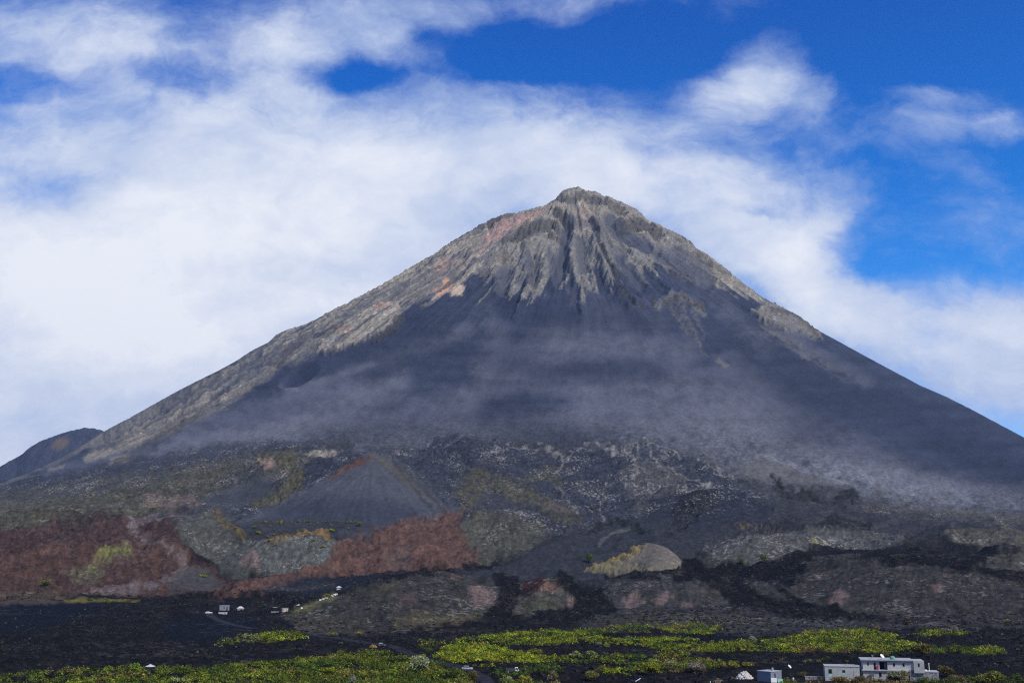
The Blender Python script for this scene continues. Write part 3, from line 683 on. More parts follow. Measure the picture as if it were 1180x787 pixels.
def mixc(nt, mode, a, b, fac):
    n = nt.nodes.new('ShaderNodeMix'); n.data_type = 'RGBA'; n.blend_type = mode
    for s, v in ((n.inputs[0], fac), (n.inputs[6], a), (n.inputs[7], b)):
        if hasattr(v, 'is_linked'): nt.links.new(v, s)
        elif v is not None: s.default_value = v if not isinstance(v, tuple) else (*v, 1)[:4]
    return n.outputs[2]

def ground_material():
    m, nt, bs = new_mat('volcanic ground'); L = nt.links
    at = nd(nt, 'ShaderNodeAttribute', attribute_name='soil'); sp = nd(nt, 'ShaderNodeAttribute', attribute_name='speck')
    tc = nd(nt, 'ShaderNodeNewGeometry')
    n1 = nd(nt, 'ShaderNodeTexNoise', Scale=.22, Detail=5., Roughness=.7); L.new(tc.outputs['Position'], n1.inputs['Vector'])
    r1 = nd(nt, 'ShaderNodeMapRange'); r1.inputs[1].default_value = .28; r1.inputs[2].default_value = .72; r1.inputs[3].default_value = .4; r1.inputs[4].default_value = 1.75
    L.new(n1.outputs['Fac'], r1.inputs[0])
    n2 = nd(nt, 'ShaderNodeTexNoise', Scale=.9, Detail=3., Roughness=.6); L.new(tc.outputs['Position'], n2.inputs['Vector'])
    r2 = nd(nt, 'ShaderNodeMapRange'); r2.inputs[1].default_value = .25; r2.inputs[2].default_value = .75; r2.inputs[3].default_value = .7; r2.inputs[4].default_value = 1.3
    L.new(n2.outputs['Fac'], r2.inputs[0])
    mu = nd(nt, 'ShaderNodeMath', operation='MULTIPLY'); L.new(r1.outputs[0], mu.inputs[0]); L.new(r2.outputs[0], mu.inputs[1])
    # only where the ground is broken
    s1 = nd(nt, 'ShaderNodeMapRange'); s1.inputs[3].default_value = .25; L.new(sp.outputs['Vector'], s1.inputs[0])
    sep = nd(nt, 'ShaderNodeSeparateColor'); L.new(sp.outputs['Color'], sep.inputs[0])
    mm = nd(nt, 'ShaderNodeMix'); mm.inputs[2].default_value = 1.; L.new(mu.outputs[0], mm.inputs[3])
    rr = nd(nt, 'ShaderNodeMapRange'); rr.inputs[3].default_value = .35; L.new(sep.outputs[1], rr.inputs[0]); L.new(rr.outputs[0], mm.inputs[0])
    cb = nd(nt, 'ShaderNodeCombineColor')
    for i in range(3): L.new(mm.outputs[0], cb.inputs[i])
    c1 = mixc(nt, 'MULTIPLY', at.outputs['Color'], cb.outputs[0], 1.)
    # pale lichen and pumice stones lying in the broken ground
    n3 = nd(nt, 'ShaderNodeTexNoise', Scale=.33, Detail=3., Roughness=.75); L.new(tc.outputs['Position'], n3.inputs['Vector'])
    n4 = nd(nt, 'ShaderNodeTexNoise', Scale=.03, Detail=3.); L.new(tc.outputs['Position'], n4.inputs['Vector'])
    ad = nd(nt, 'ShaderNodeMath', operation='MULTIPLY_ADD'); L.new(n4.outputs['Fac'], ad.inputs[0]); ad.inputs[1].default_value = .5; L.new(n3.outputs['Fac'], ad.inputs[2])
    r3 = nd(nt, 'ShaderNodeMapRange'); r3.inputs[1].default_value = .85; r3.inputs[2].default_value = .90; L.new(ad.outputs[0], r3.inputs[0])
    m3 = nd(nt, 'ShaderNodeMath', operation='MULTIPLY'); L.new(r3.outputs[0], m3.inputs[0]); L.new(sep.outputs[0], m3.inputs[1])
    c2 = mixc(nt, 'MIX', c1, (.27, .25, .215), m3.outputs[0])
    L.new(c2, bs.inputs['Base Color'])
    bs.inputs['Roughness'].default_value = .96; bs.inputs['Specular IOR Level'].default_value = .06
    bu = nd(nt, 'ShaderNodeBump', Strength=.9, Distance=1.2)
    n5 = nd(nt, 'ShaderNodeTexNoise', Scale=.45, Detail=6., Roughness=.68); L.new(tc.outputs['Position'], n5.inputs['Vector'])
    hm = nd(nt, 'ShaderNodeMath', operation='MULTIPLY'); L.new(n5.outputs['Fac'], hm.inputs[0]); L.new(sep.outputs[1], hm.inputs[1])
    L.new(hm.outputs[0], bu.inputs['Height']); L.new(bu.outputs[0], bs.inputs['Normal'])
    return m
GROUND_MAT = ground_material()

# ------------------------------------------------------------------ the ground as meshes: one sheet, cut along the feet of the hills
V = np.stack([X2, Y2, Z2], -1).reshape(-1, 3)
idx = np.arange(NR * NTH).reshape(NR, NTH)
f00 = idx[:-1]; f10 = idx[1:]
Q = np.stack([f00, np.roll(f00, -1, 1), np.roll(f10, -1, 1), f10], -1).reshape(-1, 4)     # upward when seen from above
# vertex normals of the whole sheet, so the cuts do not show
P_ = V.reshape(NR, NTH, 3)
dr = np.gradient(P_, axis=0); dt = np.roll(P_, -1, 1) - np.roll(P_, 1, 1)
NRM = np.cross(dt, dr).reshape(-1, 3)
NRM[NRM[:, 2] < 0] *= -1
NRM /= np.linalg.norm(NRM, axis=1, keepdims=True) + 1e-12
reg = np.zeros((NR, NTH), int)
reg[(CONEK > 10)] = 1
names = ['lava_plain', 'volcano']
LABEL_HILL = dict(ash_cone='cinder_cone', mound_b='scoria_mound', mound_d='scoria_mound', dome_e='hill', dome_f='hill', dome_g='hill', hill_h='hill', hill_k='hill', dome_n='hill', hill_l='hill')
for hn, nm in LABEL_HILL.items():
    names.append(nm); reg[(HQ[hn] < 1.0) & (reg == 0)] = len(names) - 1
names.append('far_hill'); reg[(R2 > 3350) & (FH > 6)] = len(names) - 1
fac_reg = reg[:-1].reshape(-1)
_fm = ((R2 > 3350) & (FH > 3)).ravel()
ALB[_fm] = np.array((.040, .044, .060)) * (1 + .5 * W3[_fm] + .4 * W1[_fm])[:, None]
_px, _py = to_px(X2.ravel()[_fm], Y2.ravel()[_fm], Z2.ravel()[_fm]); _w = np.clip(1 - ((_px - 70 - (_py - 510) * -.5) / 12) ** 2 - ((_py - 511) / 9) ** 2, 0, 1)[:, None]; ALB[_fm] += (np.array((.12, .09, .06)) - ALB[_fm]) * _w
COLS = np.concatenate([np.clip(ALB, .003, .8), np.ones((NV, 1))], 1).astype(np.float32)
SPC = np.stack([np.clip(SPK, 0, 1), np.clip(REL, .05, 1.2) / 1.2, np.zeros(NV), np.ones(NV)], 1).astype(np.float32)

def mesh_from(name, v, q, mat, smooth=True):
    me = bpy.data.meshes.new(name)
    k = q.shape[1]
    me.vertices.add(len(v)); me.vertices.foreach_set('co', np.ascontiguousarray(v, np.float32).ravel())
    me.loops.add(q.size); me.loops.foreach_set('vertex_index', np.ascontiguousarray(q, np.int32).ravel())
    me.polygons.add(len(q)); me.polygons.foreach_set('loop_start', np.arange(0, q.size, k, dtype=np.int32))
    try: me.polygons.foreach_set('loop_total', np.full(len(q), k, np.int32))
    except Exception: pass
    me.polygons.foreach_set('use_smooth', np.full(len(q), smooth, bool))
    me.materials.append(mat)
    me.update(calc_edges=True)
    return me

for k, nm in enumerate(names):
    qq = Q[fac_reg == k]
    if len(qq) == 0: continue
    used, inv = np.unique(qq, return_inverse=True); inv = inv.reshape(qq.shape)
    me = mesh_from(nm, V[used], inv, GROUND_MAT)
    for an, dat in (('soil', COLS), ('speck', SPC)):
        at = me.attributes.new(an, 'FLOAT_COLOR', 'POINT'); at.data.foreach_set('color', np.ascontiguousarray(dat[used]).ravel())
    me.normals_split_custom_set_from_vertices(NRM[used].astype(np.float32))
    o = bpy.data.objects.new(nm, me); COL.objects.link(o); o['kind'] = 'structure'
print('ground built')
# ------------------------------------------------------------------ camera, sun, sky with clouds, air
cam = bpy.data.cameras.new('camera'); cam.sensor_width = 36; cam.lens = 36 * FPX / 1180; cam.clip_start = .5; cam.clip_end = 60000
co = bpy.data.objects.new('camera', cam); COL.objects.link(co); co.rotation_euler = (math.pi / 2 + PITCH, 0, 0)
scene.camera = co
SUN_EL, SUN_AZ = math.radians(44), math.radians(138)      # azimuth from +Y towards +X: behind the camera, a little to the right
sdir = Vector((math.cos(SUN_EL) * math.sin(SUN_AZ), math.cos(SUN_EL) * math.cos(SUN_AZ), math.sin(SUN_EL)))
sl = bpy.data.lights.new('sun', 'SUN'); sl.energy = 4.0; sl.angle = math.radians(2.5); sl.color = (1, .95, .87)
so = bpy.data.objects.new('sun', sl); COL.objects.link(so); so.rotation_euler = sdir.to_track_quat('Z', 'Y').to_euler(); so.location = (300, -300, 900)

w = bpy.data.worlds.new('World'); scene.world = w; w.use_nodes = True
nt = w.node_tree; nt.nodes.clear(); L = nt.links
out = nt.nodes.new('ShaderNodeOutputWorld'); bg = nt.nodes.new('ShaderNodeBackground'); L.new(bg.outputs[0], out.inputs[0])
bg.inputs['Strength'].default_value = .1
sky = nt.nodes.new('ShaderNodeTexSky'); sky.sky_type = 'NISHITA'; sky.sun_disc = False
sky.sun_elevation = SUN_EL; sky.sun_rotation = SUN_AZ; sky.altitude = 1700; sky.air_density = 1.0; sky.dust_density = 1.3; sky.ozone_density = 3.0
hs = nd(nt, 'ShaderNodeHueSaturation', Saturation=1.45, Value=1.75, Hue=.5); L.new(sky.outputs[0], hs.inputs['Color'])
tc = nt.nodes.new('ShaderNodeTexCoord'); sx = nt.nodes.new('ShaderNodeSeparateXYZ'); L.new(tc.outputs['Generated'], sx.inputs[0])
def mth(op, a, b=None, c=None, clamp=False):
    n = nt.nodes.new('ShaderNodeMath'); n.operation = op; n.use_clamp = clamp
    for i, v in enumerate((a, b, c)):
        if v is None: continue
        if hasattr(v, 'is_linked'): L.new(v, n.inputs[i])
        else: n.inputs[i].default_value = v
    return n.outputs[0]
ya = mth('MAXIMUM', mth('ABSOLUTE', sx.outputs[1]), .06)
ca = mth('DIVIDE', sx.outputs[0], ya); ce = mth('DIVIDE', sx.outputs[2], ya)
cv = nt.nodes.new('ShaderNodeCombineXYZ'); L.new(ca, cv.inputs[0]); L.new(ce, cv.inputs[1]); cv.inputs[2].default_value = 0
def gnom(px, py):
    s = (px - CX) / FPX; t = (CY - py) / FPX; y = CP - t * SP
    return s / y, (SP + t * CP) / y
# warped coordinates
wn = nd(nt, 'ShaderNodeTexNoise', Scale=9., Detail=5., Roughness=.6); L.new(cv.outputs[0], wn.inputs['Vector'])
ws = nt.nodes.new('ShaderNodeVectorMath'); ws.operation = 'SUBTRACT'; L.new(wn.outputs['Color'], ws.inputs[0]); ws.inputs[1].default_value = (.5, .5, .5)
wm = nt.nodes.new('ShaderNodeVectorMath'); wm.operation = 'MULTIPLY_ADD'; L.new(ws.outputs[0], wm.inputs[0]); wm.inputs[1].default_value = (.075, .05, 0); L.new(cv.outputs[0], wm.inputs[2])
PW = wm.outputs[0]
BL = [  # px, py, rx, ry, tilt deg, weight : cloud banks (+) and openings (-)
    (300, 330, 560, 270, 0, 1.7), (160, 260, 380, 200, 0, .7), (420, 200, 330, 120, -3, .9), (640, 165, 260, 85, 2, .8), (60, 460, 480, 260, 0, 1.3), (0, 180, 220, 90, 0, .35),
    (830, 140, 190, 70, -10, .85), (880, 80, 95, 52, -25, 1.0), (945, 88, 60, 40, -20, .6), (890, 205, 150, 42, 4, .7), (800, 245, 200, 75, 6, 1.0), (880, 275, 120, 75, 10, .7), (900, 330, 130, 70, 30, .9), (970, 365, 110, 60, 25, .7),
    (1110, 400, 260, 90, 8, 1.1), (1120, 350, 160, 40, 2, .65), (1180, 450, 220, 110, 0, 1.), (955, 250, 40, 14, -15, .35),
    (1065, 105, 90, 18, 8, .45), (1050, 150, 130, 26, -8, .4), (1165, 148, 55, 26, 0, .6), (1130, 60, 90, 20, 0, .12), (1100, 125, 150, 60, 0, .22), (1050, 170, 160, 30, -5, .12), (940, 250, 80, 26, -12, .4), (920, 300, 90, 60, 30, .4),
    (220, 40, 420, 70, -3, .85), (230, 92, 420, 70, 0, .42), (890, 66, 80, 44, -30, .12), (835, 115, 120, 40, -25, .35), (930, 130, 60, 40, -40, .25), (40, 20, 240, 90, 0, .5), (440, 20, 150, 55, 10, .8), (330, 70, 90, 60, 30, .5), (640, 5, 160, 26, -3, .75), (520, 72, 60, 24, 12, .45), (480, 45, 80, 30, 0, .3),
    (400, 86, 66, 26, -6, -1.0), (195, 86, 100, 24, 4, -.7), (310, 78, 70, 20, 0, -.3), (20, 96, 120, 22, 0, -.6), (120, 130, 300, 60, 0, .5), (490, 40, 36, 20, 30, -.5), (570, 65, 130, 36, 4, -1.1), (700, 55, 150, 32, -2, -.8),
    (70, 225, 80, 40, 0, -.6), (170, 205, 60, 30, 20, -.3), (760, 40, 120, 60, 0, -.5), (1040, 230, 100, 80, 0, -.2), (1080, 260, 300, 200, 0, .26), (860, 240, 50, 10, 12, -.3), (1050, 40, 220, 90, 0, -.7),
]
tot = None
for (bx, by, rx, ry, tl, wt) in BL:
    a0, e0 = gnom(bx, by); a1, _ = gnom(bx + 10, by); _, e1 = gnom(bx, by - 10)
    mp = nt.nodes.new('ShaderNodeMapping'); mp.vector_type = 'TEXTURE'
    mp.inputs['Location'].default_value = (a0, e0, 0); mp.inputs['Rotation'].default_value = (0, 0, math.radians(-tl))
    mp.inputs['Scale'].default_value = (abs(a1 - a0) / 10 * rx, abs(e1 - e0) / 10 * ry, 1)
    L.new(PW, mp.inputs['Vector'])
    g = nt.nodes.new('ShaderNodeTexGradient'); g.gradient_type = 'SPHERICAL'; L.new(mp.outputs[0], g.inputs[0])
    v = mth('SMOOTH_MIN', g.outputs['Fac'], .7, .3)
    tot = mth('MULTIPLY', v, wt * 1.15) if tot is None else mth('MULTIPLY_ADD', v, wt * 1.15, tot)
front = nd(nt, 'ShaderNodeMapRange'); front.inputs[1].default_value = -.02; front.inputs[2].default_value = .12; L.new(sx.outputs[1], front.inputs[0])
tot = mth('MULTIPLY', tot, front.outputs[0])
tot = mth('ADD', tot, mth('MULTIPLY', mth('SUBTRACT', 1., front.outputs[0]), .75))  # unseen cloud cover behind the camera, added to whiten the ambient light
# billows and streaks
mp = nt.nodes.new('ShaderNodeMapping'); mp.inputs['Rotation'].default_value = (0, 0, math.radians(-18)); mp.inputs['Scale'].default_value = (1., 1.6, 1); L.new(PW, mp.inputs['Vector'])
b1 = nd(nt, 'ShaderNodeTexNoise', Scale=5.5, Detail=11., Roughness=.66, Distortion=.3); L.new(mp.outputs[0], b1.inputs['Vector'])
b2 = nd(nt, 'ShaderNodeTexNoise', Scale=15., Detail=8., Roughness=.68); L.new(mp.outputs[0], b2.inputs['Vector'])
tot = mth('MULTIPLY_ADD', mth('SUBTRACT', b1.outputs['Fac'], .5), 2.3, tot)
tot = mth('MULTIPLY_ADD', mth('SUBTRACT', b2.outputs['Fac'], .5), .8, tot)
den = nd(nt, 'ShaderNodeMapRange', interpolation_type='SMOOTHSTEP'); den.inputs[1].default_value = -.05; den.inputs[2].default_value = 1.45; L.new(tot, den.inputs[0])
# thick cloud is white, thin and upper cloud bluer grey
th = nd(nt, 'ShaderNodeMapRange'); th.inputs[1].default_value = .4; th.inputs[2].default_value = 3.0; L.new(tot, th.inputs[0])
b3 = nd(nt, 'ShaderNodeTexNoise', Scale=4.2, Detail=8., Roughness=.58); L.new(mp.outputs[0], b3.inputs['Vector'])
sh = mth('MULTIPLY_ADD', mth('SUBTRACT', b3.outputs['Fac'], .5), 1.7, th.outputs[0])
cr = nt.nodes.new('ShaderNodeValToRGB'); L.new(sh, cr.inputs[0])
cr.color_ramp.elements[0].position = .1; cr.color_ramp.elements[0].color = (.44, .55, .80, 1)
cr.color_ramp.elements[1].position = .8; cr.color_ramp.elements[1].color = (.90, .925, .985, 1)
cs = nt.nodes.new('ShaderNodeVectorMath'); cs.operation = 'SCALE'; L.new(cr.outputs[0], cs.inputs[0]); cs.inputs['Scale'].default_value = 10.
lo = nd(nt, 'ShaderNodeMapRange'); lo.inputs[1].default_value = .24; lo.inputs[2].default_value = .50; L.new(sx.outputs[2], lo.inputs[0])
tc_ = mixc(nt, 'MIX', (1.0, .98, 1.15), (.22, .60, .98), lo.outputs[0])
tint = mixc(nt, 'MULTIPLY', hs.outputs[0], tc_, 1.)
L.new(mixc(nt, 'MIX', tint, cs.outputs[0], den.outputs[0]), bg.inputs['Color'])

# air
hz = bpy.data.meshes.new('haze')
hv = [(sx_ * 7000, y_, z_) for z_ in (-420, 1250) for y_ in (-400, 7500) for sx_ in (-1, 1)]
hz.from_pydata(hv, [], [(0, 2, 3, 1), (4, 5, 7, 6), (0, 1, 5, 4), (2, 6, 7, 3), (0, 4, 6, 2), (1, 3, 7, 5)])
ho = bpy.data.objects.new('haze', hz); COL.objects.link(ho); ho['kind'] = 'stuff'
hm = bpy.data.materials.new('air'); hm.use_nodes = True; hnt = hm.node_tree; hnt.nodes.clear()
ho_ = hnt.nodes.new('ShaderNodeOutputMaterial'); hp = hnt.nodes.new('ShaderNodeVolumePrincipled')
hp.inputs['Color'].default_value = (.50, .68, 1, 1); hp.inputs['Density'].default_value = 3.4e-5; hp.inputs['Anisotropy'].default_value = .2
hm.cycles.volume_sampling = 'DISTANCE'
hnt.links.new(hp.outputs[0], ho_.inputs['Volume']); hz.materials.append(hm)

scene.view_settings.view_transform = 'Standard'; scene.view_settings.look = 'None'; scene.view_settings.exposure = 0; scene.view_settings.gamma = 1
scene.render.engine = 'CYCLES'
cy = scene.cycles
cy.use_denoising = False; cy.denoiser = 'OPENIMAGEDENOISE'; cy.denoising_prefilter = 'ACCURATE'; cy.use_adaptive_sampling = False; cy.filter_width = 1.2; cy.max_bounces = 5; cy.diffuse_bounces = 2; cy.volume_bounces = 1; cy.transparent_max_bounces = 8; cy.caustics_reflective = False; cy.caustics_refractive = False
# ------------------------------------------------------------------ object helpers
def noise_mat(name, a, b, scale=2., rough=.85, detail=5., bump=0., spec=.2, metal=0.):
    m, nt, bs = new_mat(name); L = nt.links
    tc = nt.nodes.new('ShaderNodeTexCoord')
    n = nd(nt, 'ShaderNodeTexNoise', Scale=scale, Detail=detail, Roughness=.65); L.new(tc.outputs['Object'], n.inputs['Vector'])
    r = nd(nt, 'ShaderNodeMapRange'); r.inputs[1].default_value = .32; r.inputs[2].default_value = .68; L.new(n.outputs['Fac'], r.inputs[0])
    L.new(mixc(nt, 'MIX', a, b, r.outputs[0]), bs.inputs['Base Color'])
    bs.inputs['Roughness'].default_value = rough; bs.inputs['Specular IOR Level'].default_value = spec; bs.inputs['Metallic'].default_value = metal
    if bump:
        bu = nd(nt, 'ShaderNodeBump', Strength=bump, Distance=.05); L.new(n.outputs['Fac'], bu.inputs['Height']); L.new(bu.outputs[0], bs.inputs['Normal'])
    return m

def masonry(name, a, b, mortar, scale=1.6):
    m, nt, bs = new_mat(name); L = nt.links
    tc = nt.nodes.new('ShaderNodeTexCoord')
    v = nd(nt, 'ShaderNodeTexVoronoi', Scale=scale); L.new(tc.outputs['Object'], v.inputs['Vector'])
    v2 = nd(nt, 'ShaderNodeTexVoronoi', Scale=scale, feature='DISTANCE_TO_EDGE'); L.new(tc.outputs['Object'], v2.inputs['Vector'])
    sp = nt.nodes.new('ShaderNodeSeparateColor'); L.new(v.outputs['Color'], sp.inputs[0])
    r = nd(nt, 'ShaderNodeMapRange'); r.inputs[1].default_value = .02; r.inputs[2].default_value = .09; L.new(v2.outputs['Distance'], r.inputs[0])
    c = mixc(nt, 'MIX', a, b, sp.outputs[0]); L.new(mixc(nt, 'MIX', mortar, c, r.outputs[0]), bs.inputs['Base Color'])
    bu = nd(nt, 'ShaderNodeBump', Strength=.8, Distance=.08); L.new(v2.outputs['Distance'], bu.inputs['Height']); L.new(bu.outputs[0], bs.inputs['Normal'])
    return m

M = {
    'plaster': noise_mat('weathered plaster', (.29, .285, .28), (.41, .405, .395), .9, bump=.3),
    'plaster_warm': noise_mat('weathered pale plaster', (.36, .352, .34), (.50, .487, .47), 1.1, bump=.3),
    'block': noise_mat('blue grey block wall', (.155, .165, .205), (.21, .22, .26), 1.6, bump=.3),
    'slab': noise_mat('concrete slab', (.26, .26, .27), (.42, .42, .43), 1.3, bump=.2),
    'stone': masonry('rubble stone wall', (.10, .10, .105), (.34, .33, .32), (.21, .21, .21), 2.0),
    'white': noise_mat('white paint', (.62, .62, .62), (.80, .80, .79), 2., rough=.5),
    'white_soft': noise_mat('sun bleached white', (.38, .37, .35), (.55, .53, .51), 2.),
    'dark': noise_mat('dark interior', (.012, .012, .014), (.02, .02, .023), 1.),
    'glass': noise_mat('window glass', (.012, .014, .018), (.02, .022, .026), 1., rough=.08, spec=.5),
    'wood': noise_mat('brown timber', (.20, .09, .04), (.30, .15, .07), 4.),
    'green': noise_mat('pale green sheet', (.25, .48, .33), (.33, .58, .41), 2.),
    'tank': noise_mat('green plastic tank', (.10, .26, .19), (.14, .33, .25), 2., rough=.5),
    'teal': noise_mat('pale teal board', (.30, .45, .44), (.38, .52, .50), 2.),
    'metal': noise_mat('galvanised metal', (.3, .31, .33), (.42, .43, .45), 3., rough=.4, spec=.5, metal=.4),
    'tyre': noise_mat('tyre rubber', (.012, .012, .012), (.02, .02, .02), 4.),
    'cargo': noise_mat('dusty dark cargo bed', (.045, .046, .048), (.075, .075, .075), 2.),
    'silver': noise_mat('silver car paint', (.40, .42, .42), (.5, .52, .52), 1., rough=.35, spec=.5),
    'rust': noise_mat('rusty orange', (.25, .10, .05), (.34, .16, .08), 2.),
    'pinkish': noise_mat('pale pink plaster', (.42, .33, .29), (.52, .42, .37), 2.),
    'track': noise_mat('packed ash track', (.014, .015, .020), (.028, .029, .038), .35, bump=.4, spec=.05),
    'bark': noise_mat('bark', (.06, .048, .036), (.11, .09, .07), 3.),
    'rock_white': noise_mat('pale pumice', (.50, .44, .40), (.72, .68, .65), 1.5),
    'rock_brown': noise_mat('brown stone', (.12, .085, .06), (.22, .16, .12), 1.5),
    'rock_red': noise_mat('red scoria heap', (.17, .085, .05), (.26, .13, .08), 1.),
    'rock_ochre': noise_mat('ochre sand', (.30, .17, .035), (.40, .24, .06), 1.),
    'lava': noise_mat('lava block', (.010, .010, .0105), (.026, .025, .025), .6, bump=.4, spec=.05),
    'ceramic': noise_mat('painted dish', (.7, .7, .7), (.82, .82, .81), 2., rough=.4),
    'magenta': noise_mat('magenta cloth', (.28, .02, .08), (.35, .03, .11), 3.),
}
def leaf_material():
    m, nt, bs = new_mat('leaves'); L = nt.links
    at = nd(nt, 'ShaderNodeAttribute', attribute_name='leaf'); L.new(at.outputs['Color'], bs.inputs['Base Color'])
    tr = nt.nodes.new('ShaderNodeBsdfTranslucent'); L.new(at.outputs['Color'], tr.inputs['Color'])
    ms = nt.nodes.new('ShaderNodeMixShader'); ms.inputs[0].default_value = .3
    L.new(bs.outputs[0], ms.inputs[1]); L.new(tr.outputs[0], ms.inputs[2]); L.new(ms.outputs[0], nt.nodes['Material Output'].inputs[0])
    bs.inputs['Roughness'].default_value = .7
    return m
LEAF = leaf_material()

class MB:
    def __init__(s): s.v = []; s.f = []
    def add(s, v, f):
        o = len(s.v); s.v += [tuple(p) for p in v]; s.f += [tuple(i + o for i in q) for q in f]; return s
    def box(s, x0, x1, y0, y1, z0, z1):
        return s.add([(x, y, z) for z in (z0, z1) for y in (y0, y1) for x in (x0, x1)],
                     [(0, 2, 3, 1), (4, 5, 7, 6), (0, 1, 5, 4), (2, 6, 7, 3), (0, 4, 6, 2), (1, 3, 7, 5)])
    def prism(s, prof, y0, y1):                        # profile in x,z drawn along y
        n = len(prof)
        v = [(x, y0, z) for x, z in prof] + [(x, y1, z) for x, z in prof]
        return s.add(v, [tuple(range(n)), tuple(reversed(range(n, 2 * n)))] + [(i, n + i, n + (i + 1) % n, (i + 1) % n) for i in range(n)])
    def tube(s, p0, p1, r0, r1=None, n=8):
        r1 = r0 if r1 is None else r1
        p0, p1 = Vector(p0), Vector(p1); d = (p1 - p0).normalized()
        a = d.orthogonal().normalized(); b = d.cross(a)
        v = [p0 + (a * math.cos(t) + b * math.sin(t)) * r0 for t in [2 * math.pi * i / n for i in range(n)]]
        v += [p1 + (a * math.cos(t) + b * math.sin(t)) * r1 for t in [2 * math.pi * i / n for i in range(n)]]
        return s.add(v, [(i, (i + 1) % n, n + (i + 1) % n, n + i) for i in range(n)] + [tuple(reversed(range(n))), tuple(range(n, 2 * n))])
    def lathe(s, prof, n=14, c=(0, 0, 0), mtx=None):   # (r, z) rings
        v = []
        for r, z in prof:
            for i in range(n):
                t = 2 * math.pi * i / n; p = Vector((r * math.cos(t), r * math.sin(t), z))
                if mtx is not None: p = mtx @ p
                v.append(p + Vector(c))
        f = [(k * n + i, k * n + (i + 1) % n, (k + 1) * n + (i + 1) % n, (k + 1) * n + i) for k in range(len(prof) - 1) for i in range(n)]
        return s.add(v, f)
    def wall(s, x0, x1, y0, y1, z0, z1, holes):        # a wall in the x-z plane with real openings
        xs = sorted({x0, x1, *[h[0] for h in holes], *[h[1] for h in holes]})
        for a, b in zip(xs[:-1], xs[1:]):
            hs = sorted([(h[2], h[3]) for h in holes if h[0] <= a + 1e-6 and h[1] >= b - 1e-6]); z = z0
            for h0, h1 in hs:
                if h0 > z + 1e-6: s.box(a, b, y0, y1, z, h0)
                z = h1
            if z1 > z + 1e-6: s.box(a, b, y0, y1, z, z1)
        return s
    def build(s, name, mat, parent=None, smooth=False):
        me = bpy.data.meshes.new(name); me.from_pydata(s.v, [], s.f); me.materials.append(mat)
        import bmesh
        bm = bmesh.new(); bm.from_mesh(me); bmesh.ops.recalc_face_normals(bm, faces=bm.faces); bm.to_mesh(me); bm.free()
        if smooth: me.polygons.foreach_set('use_smooth', np.full(len(me.polygons), True))
        o = bpy.data.objects.new(name, me); COL.objects.link(o); o.parent = parent
        return o

def tag(o, label, cat, group=None):
    o['label'] = label; o['category'] = cat
    if group: o['group'] = group
    return o
def thing(name, label, cat, loc, rz=0, group=None):
    o = bpy.data.objects.new(name, None); COL.objects.link(o); o.location = loc; o.rotation_euler = (0, 0, rz); o.empty_display_size = .3
    return tag(o, label, cat, group)
def put(o, loc, rz=0):
    o.location = loc; o.rotation_euler = (0, 0, rz); return o
def gz(x, y, pad=0):
    if pad: 
        xs = np.array([x, x - pad, x + pad, x, x]); ys = np.array([y, y, y, y - pad, y + pad]); return float(ground(xs, ys).min())
    return float(ground(np.array([x]), np.array([y]))[0])
def at_px(px, py, **k):
    x, y, z = hit(px, py, **k); return x, y, z, (y * CP + z * SP) / FPX, -math.atan2(x, y)

# ------------------------------------------------------------------ foliage
def leaf_arrays(c, size, col, rng, flat=.35):
    n = len(c)
    nrm = rng.normal(size=(n, 3)); nrm[:, 2] = np.abs(nrm[:, 2]) + flat; nrm /= np.linalg.norm(nrm, axis=1, keepdims=True)
    t = np.cross(nrm, rng.normal(size=(n, 3))); t /= np.linalg.norm(t, axis=1, keepdims=True) + 1e-9
    b = np.cross(nrm, t)
    s = np.asarray(size)[:, None]; w = s * rng.uniform(.45, .8, (n, 1))
    v = np.stack([c - t * s * .5, c + b * w * .5 + nrm * s * .08, c + t * s * .5, c - b * w * .5], 1).reshape(-1, 3)
    q = np.arange(4 * n).reshape(n, 4)
    cc = np.repeat(col, 4, axis=0)
    return v, q, cc
def leaf_mesh(name, v, q, c):
    me = mesh_from(name, v, q, LEAF, smooth=False)
    a = me.attributes.new('leaf', 'FLOAT_COLOR', 'POINT'); a.data.foreach_set('color', np.concatenate([c, np.ones((len(c), 1))], 1).astype(np.float32).ravel())
    return me
def tint_of(base, n, rng, amt=.3):
    base = np.array(base, float)
    k = rng.normal(1, amt, (n, 1)).clip(.35, 1.9)
    h = rng.normal(0, .12, (n, 1))
    return np.clip(base * k * np.concatenate([1 + h, np.ones((n, 1)), 1 + .5 * h], 1), .004, .6)

def crown_points(w, h, n, rng, lobes=7, low=.12, shape='round'):
    """leaf places through the volume of a few overlapping clumps"""
    L_ = []
    for i in range(lobes):
        t = 2 * math.pi * (i + rng.uniform(-.3, .3)) / lobes
        rr = rng.uniform(.15, .36) * w
        zz = rng.uniform(.38, .78) * h if shape != 'flat' else rng.uniform(.55, .85) * h
        L_.append((rr * math.cos(t), rr * math.sin(t), zz, rng.uniform(.2, .32) * w, rng.uniform(.17, .28) * h))
    L_.append((0, 0, .55 * h, .3 * w, .42 * h))
    if shape == 'upright': L_ = [(x * .6, y * .6, rng.uniform(.2, .85) * h, a * .7, b) for x, y, z, a, b in L_]
    pts = []
    for i in range(n):
        x, y, z, a, b = L_[rng.integers(len(L_))]
        d = rng.normal(size=3); d /= np.linalg.norm(d); r = rng.uniform(.15, 1) ** .33
        pts.append((x + d[0] * a * r, y + d[1] * a * r, max(z + d[2] * b * r, low * h * rng.uniform(.5, 1.2))))
    return np.array(pts), L_

